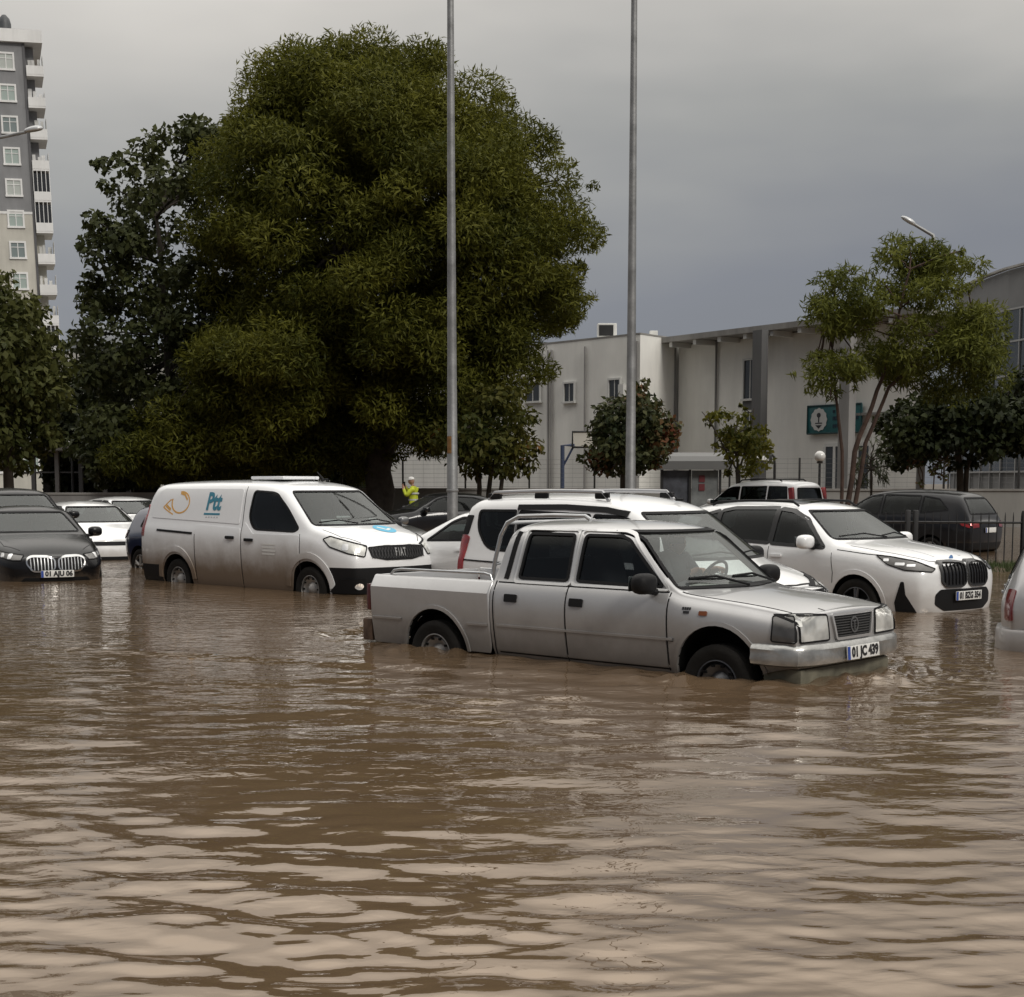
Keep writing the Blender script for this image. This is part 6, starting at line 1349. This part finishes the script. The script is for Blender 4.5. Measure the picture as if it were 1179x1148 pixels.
def standing_person():
    Y = 47.5; c = at(476.5, 590, Y); root = thing('person', 'person in a yellow reflective jacket and dark trousers holding something up to the face', 'person', (c.x, Y, -.02)); root.rotation_euler = (0, 0, R(165))
    yel = mat('hi_vis_yellow', (.46, .52, .03), .7, var=.25, vscale=7, bump=.5, bscale=9); trou = mat('dark_trousers', (.012, .014, .02), .8); boot = mat('boots', (.01, .01, .01), .6)
    P = (0, 0, .92, .135); ch = [[P, (0, 0, 1.08, .15), (.01, 0, 1.26, .165), (.01, 0, 1.40, .12), (.03, 0, 1.48, .055), (.045, 0, 1.55, .05)],
        [P, (0, .10, .86, .105), (.02, .115, .48, .075), (-.01, .12, .09, .055), (.10, .13, .04, .045)], [P, (0, -.10, .86, .105), (-.03, -.115, .48, .075), (-.05, -.12, .09, .055), (.06, -.13, .04, .045)]]
    for g, el, wr in ((1, (.16, .25, 1.16), (.30, .10, 1.40)), (-1, (.12, -.27, 1.18), (.29, -.08, 1.42))):
        ch.append([(.01, 0, 1.40, .12), (.0, g * .17, 1.39, .085), (*el, .07), (*wr, .05)])
        hc = []; hand(hc, wr, (.1, -g * .35, .9), (-.9, 0, .1), 1.05, .8); ch += hc
    def pick(p):
        if (p.x > .26 and p.z > 1.38): return 3
        if p.z > 1.47 and abs(p.y) < .08 and p.x < .2: return 3
        if p.z > .84: return 0
        return 1 if p.z > .10 else 2
    skin('body', ch, root, [yel, trou, boot, M_SKIN], pick)
    h, T = head(root, Vector((.075, 0, 1.625)), 0, None, 1.0, R(8))
    bm = bmesh.new(); bmesh.ops.create_uvsphere(bm, u_segments=20, v_segments=12, radius=1); dl = [v for v in bm.verts if v.co.z < -.05]; bmesh.ops.delete(bm, geom=dl, context='VERTS'); bm.verts.index_update()
    mb = MB(); mb.add([T @ Vector((v.co.x * .112, v.co.y * .092, v.co.z * .10 + .045)) for v in bm.verts], [[v.index for v in f.verts] for f in bm.faces]); bm.free(); b = MB(); b.box((.12, 0, .045), (.10, .13, .012), 0, .005); mb.add([T @ Vector(v) for v in b.v], b.f); obj('cap', mb, mat('white_cap', (.66, .66, .64), .6), h, 60)
    for z in (1.02, 1.22):
        mb = MB(); r_ = .158 if z < 1.1 else .168; mb.lathe([(r_, 0), (r_ + .006, .003), (r_ + .006, .05), (r_, .053)], 'Z', (.005, 0, z), 24); obj('reflective_band', mb, mat('reflective_tape', (.6, .61, .6), .35, .3), root)
    ph = thing('handset', 'dark handset held to the face of the person in yellow', 'phone', root.location); ph.rotation_euler = root.rotation_euler
    mb = MB(); mb.box((.30, .0, 1.53), (.03, .09, .16), 0, .012); obj('handset_body', mb, M_BLACK, ph)
standing_person()
def driver():
    root = thing('person', 'driver in dark clothes sitting behind the wheel of the silver pickup', 'person', PICKUP.location); root.rotation_euler = PICKUP.rotation_euler
    cl = mat('dark_jumper', (.035, .04, .05), .85, bump=.3, bscale=20); y0 = .37
    P = (.34, y0, .88, .14); ch = [[P, (.29, y0, 1.03, .145), (.28, y0, 1.17, .15), (.30, y0, 1.29, .10), (.335, y0, 1.345, .055)], [P, (.52, y0 + .10, .88, .09), (.74, y0 + .12, .90, .07), (.80, y0 + .12, .66, .055)], [P, (.52, y0 - .10, .88, .09), (.76, y0 - .12, .90, .07), (.84, y0 - .12, .66, .055)]]
    for g in (1, -1):
        ch.append([(.30, y0, 1.29, .10), (.31, y0 + g * .17, 1.27, .075), (.46, y0 + g * .24, 1.08, .055), (.66, y0 + g * .15, 1.17, .038)]); hc = []; hand(hc, (.66, y0 + g * .15, 1.17), (.85, -g * .1, .25), (0, 0, 1), 1.0, 1.1); ch += hc
    skin('body', ch, root, [cl, M_SKIN], lambda p: 1 if (p.x > .65 and p.z > 1.04) else 0)
    head(root, Vector((.36, y0, 1.41)), R(-8), mat('dark_hair', (.03, .026, .024), .7), .94)
driver()
# ------------------------------------------------------------------ trees and shrubs
def leaf_mat(name, lo, hi, trans=.3, rough=.55, odd=None, oddw=.0):
    m = bpy.data.materials.new(name); m.use_nodes = True; t = m.node_tree; t.nodes.clear()
    g = N(t, 'ShaderNodeNewGeometry'); tcn = N(t, 'ShaderNodeTexCoord'); n = N(t, 'ShaderNodeTexNoise', i_Scale=.38, i_Detail=3.0); L(t, tcn.outputs['Object'], n.inputs['Vector'])
    a = N(t, 'ShaderNodeMath', operation='MULTIPLY_ADD'); a.inputs[1].default_value = .45; L(t, g.outputs['Random Per Island'], a.inputs[0]); 
    b_ = N(t, 'ShaderNodeMath', operation='MULTIPLY_ADD'); b_.inputs[1].default_value = 1.5; b_.inputs[2].default_value = -.48; L(t, n.outputs['Fac'], b_.inputs[0]); L(t, b_.outputs[0], a.inputs[2])
    st = [(.1, lo), (.9, hi)]
    if odd: st = [(.1, lo), (1 - oddw, hi), (1 - oddw * .5, odd)]
    r = ramp(t, st); L(t, a.outputs[0], r.inputs[0])
    d = N(t, 'ShaderNodeBsdfPrincipled', i_Roughness=rough); d.inputs['Specular IOR Level'].default_value = .12; L(t, r.outputs[0], d.inputs['Base Color'])
    tr = N(t, 'ShaderNodeBsdfTranslucent'); L(t, r.outputs[0], tr.inputs[0]); mx = N(t, 'ShaderNodeMixShader'); mx.inputs[0].default_value = trans
    o = N(t, 'ShaderNodeOutputMaterial'); L(t, d.outputs[0], mx.inputs[1]); L(t, tr.outputs[0], mx.inputs[2]); L(t, mx.outputs[0], o.inputs[0]); return m
def inside(poly, x, y):
    c = False; n = len(poly); j = n - 1
    for i in range(n):
        (xi, yi), (xj, yj) = poly[i], poly[j]
        if (yi > y) != (yj > y) and x < (xj - xi) * (y - yi) / (yj - yi) + xi: c = not c
        j = i
    return c
def edge_dist(poly, x, y):
    best = 1e9; p = Vector((x, y))
    for i in range(len(poly)):
        a, b = Vector(poly[i - 1]), Vector(poly[i]); d = b - a; t = max(0, min(1, (p - a).dot(d) / max(d.length_squared, 1e-9))); best = min(best, (a + d * t - p).length)
    return best
def clumps_in(poly_px, Y, thick, n, r0, r1, seed, squash=1.):
    """foliage clumps filling a crown: outline in photo pixels at distance Y, depth thick at its middle"""
    rn = random.Random(seed); P = [(at(x, y, Y).x, at(x, y, Y).z) for x, y in poly_px]; xs = [p[0] for p in P]; zs = [p[1] for p in P]; out = []; tries = 0
    md = max(edge_dist(P, rn.uniform(min(xs), max(xs)), rn.uniform(min(zs), max(zs))) for _ in range(200))
    while len(out) < n and tries < n * 60:
        tries += 1; x, z = rn.uniform(min(xs), max(xs)), rn.uniform(min(zs), max(zs))
        if not inside(P, x, z): continue
        e = edge_dist(P, x, z); r = rn.uniform(r0, r1)
        if e < r * .62:
            r = max(e / .62, r0 * .45)
        hd = thick * math.sqrt(min(1, e / (md * .75))) ; u = rn.uniform(-1, 1); u = math.copysign(abs(u) ** .6, u)
        out.append((x, Y + u * hd, z, r))
    return out
def leaves_mesh(name, clumps, per_m2, ln, wd, droop, seed, m, parent, ctr, flat=.75, spread=.6):
    rng = np.random.default_rng(seed); Vs = []; cnt = 0
    for (x, y, z, r) in clumps:
        k = max(12, int(per_m2 * 4 * math.pi * r * r * .5)); u = rng.normal(size=(k, 3)); u /= np.linalg.norm(u, axis=1, keepdims=True)
        rad = r * (1 - rng.random(k) ** 2.2 * .55) * rng.uniform(.85, 1.15, k); pos = u * rad[:, None]; pos[:, 2] *= flat; pos += (x, y, z)
        # direction of each leaf: outwards, hanging a little
        d = u * (1 - spread) + rng.normal(size=(k, 3)) * spread * .6; d[:, 2] -= droop; d /= np.linalg.norm(d, axis=1, keepdims=True)
        nrm = u + np.array([0, 0, .55]) + rng.normal(size=(k, 3)) * .45; s = np.cross(d, nrm); s /= np.linalg.norm(s, axis=1, keepdims=True) + 1e-9; nn = np.cross(s, d)
        L_ = ln * rng.uniform(.65, 1.3, k)[:, None]; W_ = wd * rng.uniform(.7, 1.3, k)[:, None]
        a = pos - d * L_ * .5; b = pos + s * W_ * .5 + nn * W_ * .12 - d * L_ * .05; c = pos + d * L_ * .5 - nn * L_ * .10; e = pos - s * W_ * .5 + nn * W_ * .12 - d * L_ * .05
        Vs.append(np.stack([a, b, c, e], 1).reshape(-1, 3)); cnt += k
    V = np.concatenate(Vs) - np.array(ctr); F = np.arange(cnt * 4).reshape(-1, 4); me = np_mesh(name, V, F); me.materials.append(m)
    o = bpy.data.objects.new(name, me); COL.objects.link(o); o.parent = parent; return o
def limb(mb, a, b, r0, r1, rn, n=6, wob=.12, sag=0.):
    a, b = Vector(a), Vector(b); ln = (b - a).length; pts = []; rs = []
    for i in range(n + 1):
        t = i / n; p = a.lerp(b, t); k = math.sin(math.pi * t) * ln * wob
        p += Vector((rn.uniform(-1, 1), rn.uniform(-1, 1), rn.uniform(-.5, 1))) * k * .5; p.z += sag * math.sin(math.pi * t) * ln; pts.append(p); rs.append(r0 + (r1 - r0) * t)
    mb.tube(pts, rs, 7)
    return pts
def bark(name, col): return mat(name, col, .9, var=.4, vscale=4, bump=.8, bscale=12)
def tree(name, label, base_px, Y, crowns, leafm, barkm, trunks, leaf, seed, nlimb=26, group=None, zb=-.35, cat='tree'):
    """crowns: list of (outline px, depth offset, thickness, clump count, r0, r1); trunks: list of ([px points from the base up], r0, r1); leaf: per m2, length, width, droop"""
    b = at(*base_px, Y); ctr = (b.x, Y, zb); root = thing(name, label, cat, ctr, group=group); rn = random.Random(seed); cl = []
    for (poly, dy, th, n, r0, r1) in crowns: cl += clumps_in(poly, Y + dy, th, n, r0, r1, seed + len(cl))
    leaves_mesh('crown', cl, leaf[0], leaf[1], leaf[2], leaf[3], seed, leafm, root, ctr)
    mb = MB(); heads = []
    for pts, r0, r1 in trunks:
        P = [at(x, y, Y) - Vector(ctr) for x, y in pts]; P[0].z = 0; k = len(P) - 1
        D = []; S_ = []
        for i in range(k):
            for j in range(4): t = j / 4; D.append(P[i].lerp(P[i + 1], t) + Vector((rn.uniform(-.3, .3) * r0, rn.uniform(-.3, .3) * r0, 0)) * (i + j > 0)); S_.append(r0 + (r1 - r0) * (i + t) / k)
        D.append(P[-1]); S_.append(r1); S_[0] *= 1.35; mb.tube(D, S_, 9); heads.append((P[-1], r1)); heads.append((P[-2].lerp(P[-1], .5), r1 * 1.2))
    if nlimb:
        for c in rn.sample(cl, min(nlimb, len(cl))):
            q = Vector(c[:3]) - Vector(ctr); h, r1 = min(heads, key=lambda H: (H[0] - q).length + (4 if H[0].z > q.z else 0))
            limb(mb, h, q, r1 * .8, .02, rn, 6, .10, .04)
    obj('trunk', mb, barkm, root, 60); return root
M_BARK = bark('grey_bark', (.045, .036, .028)); M_BARKR = bark('red_brown_bark', (.060, .036, .027))
LF_BIG = leaf_mat('feathery_leaves', (.036, .044, .008), (.170, .168, .027), .36)
LF_DARK = leaf_mat('dark_round_leaves', (.024, .032, .012), (.078, .086, .032), .22)
LF_LEFT = leaf_mat('olive_leaves', (.034, .042, .012), (.115, .118, .036), .28)
LF_JAC = leaf_mat('jacaranda_leaves', (.044, .056, .013), (.180, .190, .036), .38)
LF_RED = leaf_mat('reddening_leaves', (.020, .029, .012), (.072, .076, .030), .25, odd=(.16, .052, .026), oddw=.45)
LF_YEL = leaf_mat('yellowing_leaves', (.045, .054, .010), (.20, .18, .028), .34)
LF_ORA = leaf_mat('autumn_leaves', (.026, .036, .009), (.10, .092, .018), .3, odd=(.22, .07, .022), oddw=.25)
LF_EVG = leaf_mat('evergreen_leaves', (.010, .015, .006), (.040, .048, .016), .18)
big = [(236, 330), (228, 230), (246, 175), (292, 128), (300, 88), (332, 60), (390, 52), (446, 42), (500, 62), (545, 96), (588, 108), (612, 150), (652, 172), (682, 214), (690, 262), (684, 300), (660, 318), (684, 346), (662, 374), (612, 398), (640, 424), (622, 452), (590, 456), (604, 500), (560, 520), (470, 528), (380, 540), (300, 548), (240, 520), (222, 430)]
tree('broad_tree', 'huge broad tree with feathery olive-green foliage towering over the postal van', (437, 580), 55, [(big, 0, 6.2, 560, .55, 1.25), ([(465 + (x - 465) * .80, 310 + (y - 310) * .80) for x, y in big], 0, 5.0, 46, 1.5, 2.1), ([(150, 470), (260, 420), (420, 430), (470, 500), (430, 552), (300, 562), (150, 560), (125, 520)], 1.5, 3.5, 90, .7, 1.2)], LF_BIG, M_BARK,
     [([(433, 585), (434, 520), (420, 440), (400, 330), (385, 220)], .42, .12), ([(441, 585), (443, 515), (470, 420), (520, 330), (560, 250)], .36, .10), ([(437, 585), (436, 500), (440, 380), (455, 240), (450, 130)], .34, .08)], (120, .26, .058, .08), 3, 60)
dk = [(86, 330), (104, 300), (96, 262), (122, 236), (128, 206), (104, 186), (150, 180), (190, 150), (232, 134), (268, 124), (300, 140), (300, 300), (300, 560), (120, 560), (80, 520), (100, 450), (84, 400), (100, 360)]
tree('dark_tree', 'dark round-leaved tree with a ragged edge, left of the huge broad tree', (200, 580), 58, [(dk, 0, 4.0, 190, .45, 1.0), ([(104, 186), (128, 178), (150, 182), (150, 200), (120, 200)], 0, .5, 8, .25, .4), ([(86, 318), (110, 310), (120, 335), (95, 345)], 0, .5, 7, .25, .4)], LF_DARK, M_BARK, [([(200, 585), (200, 480), (190, 360), (180, 250)], .3, .06), ([(205, 585), (215, 470), (240, 330)], .22, .06)], (40, .26, .20, .2), 5, 60)
tree('olive_tree', 'olive-green tree cut off by the left edge of the picture', (30, 580), 50, [([(-60, 306), (-4, 306), (22, 318), (42, 346), (52, 376), (66, 404), (80, 450), (70, 498), (46, 520), (28, 545), (-60, 550)], 0, 2.6, 110, .5, 1.0)], LF_LEFT, M_BARK, [([(12, 585), (10, 470), (-4, 380)], .2, .06)], (40, .28, .16, .3), 8, 26)
tree('backdrop_tree', 'low dark tree mass between the pavilion and the big trunk', (330, 585), 66, [([(60, 430), (150, 400), (300, 420), (400, 470), (440, 520), (430, 570), (60, 570), (40, 500)], 0, 2.0, 120, .8, 1.4)], LF_EVG, M_BARK, [([(330, 585), (330, 500)], .2, .1)], (24, .34, .22, .2), 12, 8)
tree('autumn_tree', 'small tree turning orange beside the left steel pole', (560, 585), 50, [([(505, 470), (560, 440), (600, 452), (622, 500), (626, 530), (600, 552), (560, 548), (520, 556), (496, 520)], 0, 1.6, 46, .45, .8)], LF_ORA, M_BARK, [([(550, 585), (552, 545), (545, 500)], .10, .05), ([(556, 585), (566, 545), (580, 500)], .10, .05), ([(575, 585), (578, 545), (590, 510)], .09, .04)], (44, .24, .14, .3), 14, 14)
tree('red_bush_tree', 'rounded bushy tree with reddish tips in front of the school', (718, 590), 46, [([(660, 528), (676, 510), (684, 470), (700, 458), (716, 440), (738, 432), (752, 458), (776, 478), (784, 502), (770, 528), (730, 548), (690, 546)], 0, 1.5, 62, .35, .62)], LF_RED, M_BARK, [([(716, 590), (718, 540), (722, 490)], .10, .05)], (70, .20, .13, .15), 16, 14)
tree('sparse_tree', 'small sparse yellow-green tree in front of the dark school pillar', (850, 590), 46, [([(826, 520), (820, 505), (850, 478), (878, 480), (884, 510), (890, 530), (870, 550), (836, 546)], 0, 1.0, 44, .26, .48), ([(806, 480), (824, 470), (852, 466), (872, 474), (862, 500), (830, 505)], 0, .6, 26, .12, .24)], LF_YEL, M_BARK, [([(850, 590), (850, 545), (846, 500)], .06, .03), ([(850, 590), (848, 540), (820, 490), (808, 474)], .04, .012), ([(850, 590), (852, 540), (866, 490), (868, 470)], .04, .012)], (60, .17, .10, .2), 18, 12)
jac = [([(1004, 300), (1018, 276), (1050, 268), (1085, 274), (1108, 290), (1132, 308), (1126, 330), (1080, 356), (1030, 350), (1006, 330)], 0, 1.3, 40, .35, .65), ([(930, 330), (940, 314), (972, 308), (1010, 320), (1020, 350), (1000, 388), (960, 392), (924, 372)], -.4, 1.0, 34, .3, .55), ([(1000, 370), (1060, 348), (1120, 352), (1164, 346), (1162, 380), (1150, 420), (1160, 446), (1120, 470), (1060, 458), (1010, 430), (990, 400)], .4, 1.5, 60, .35, .7), ([(910, 424), (940, 402), (985, 400), (1000, 430), (982, 452), (950, 462), (918, 446)], -.5, .8, 26, .25, .48)]
tree('leaning_tree', 'slender tree on leaning reddish trunks at the right, its crown in separate layers', (975, 590), 40, jac, LF_JAC, M_BARKR, [([(971, 596), (984, 520), (1010, 450), (1026, 400), (1048, 310)], .082, .025), ([(977, 596), (996, 510), (1024, 446), (1070, 400), (1120, 385)], .066, .025), ([(970, 596), (970, 520), (962, 450), (956, 380), (962, 330)], .055, .018)], (125, .23, .045, .2), 21, 40)
tree('evergreen_tree', 'dark evergreen tree behind the street lamp at the right', (1108, 590), 49, [([(1008, 520), (1016, 480), (1050, 450), (1100, 446), (1150, 452), (1200, 400), (1215, 540), (1150, 520), (1110, 545), (1060, 530), (1030, 545)], 0, 1.8, 110, .4, .85)], LF_EVG, M_BARK, [([(1104, 590), (1106, 540), (1100, 490)], .13, .08), ([(1112, 590), (1112, 540), (1130, 490)], .10, .06)], (54, .24, .16, .2), 23, 16)
tree('thin_shrub', 'thin shrub with reddish twigs behind the dark grey SUV', (1070, 590), 48, [([(1040, 548), (1052, 516), (1074, 506), (1092, 530), (1090, 560), (1050, 562)], 0, .5, 26, .12, .26)], LF_RED, M_BARKR, [([(1066, 590), (1062, 545), (1052, 520)], .03, .01), ([(1070, 590), (1076, 545), (1086, 520)], .03, .01)], (70, .14, .09, .2), 27, 16, cat='shrub')
tree('palm_shrub', 'pale feathery shrub at the foot of the leaning tree', (1002, 590), 52, [([(980, 548), (992, 510), (1008, 505), (1024, 530), (1022, 556), (985, 560)], 0, .5, 18, .2, .36)], leaf_mat('pale_leaves', (.04, .05, .025), (.12, .13, .08), .3), M_BARK, [([(1002, 590), (1004, 550), (1002, 530)], .05, .03)], (40, .42, .05, .5), 29, 12, cat='shrub')
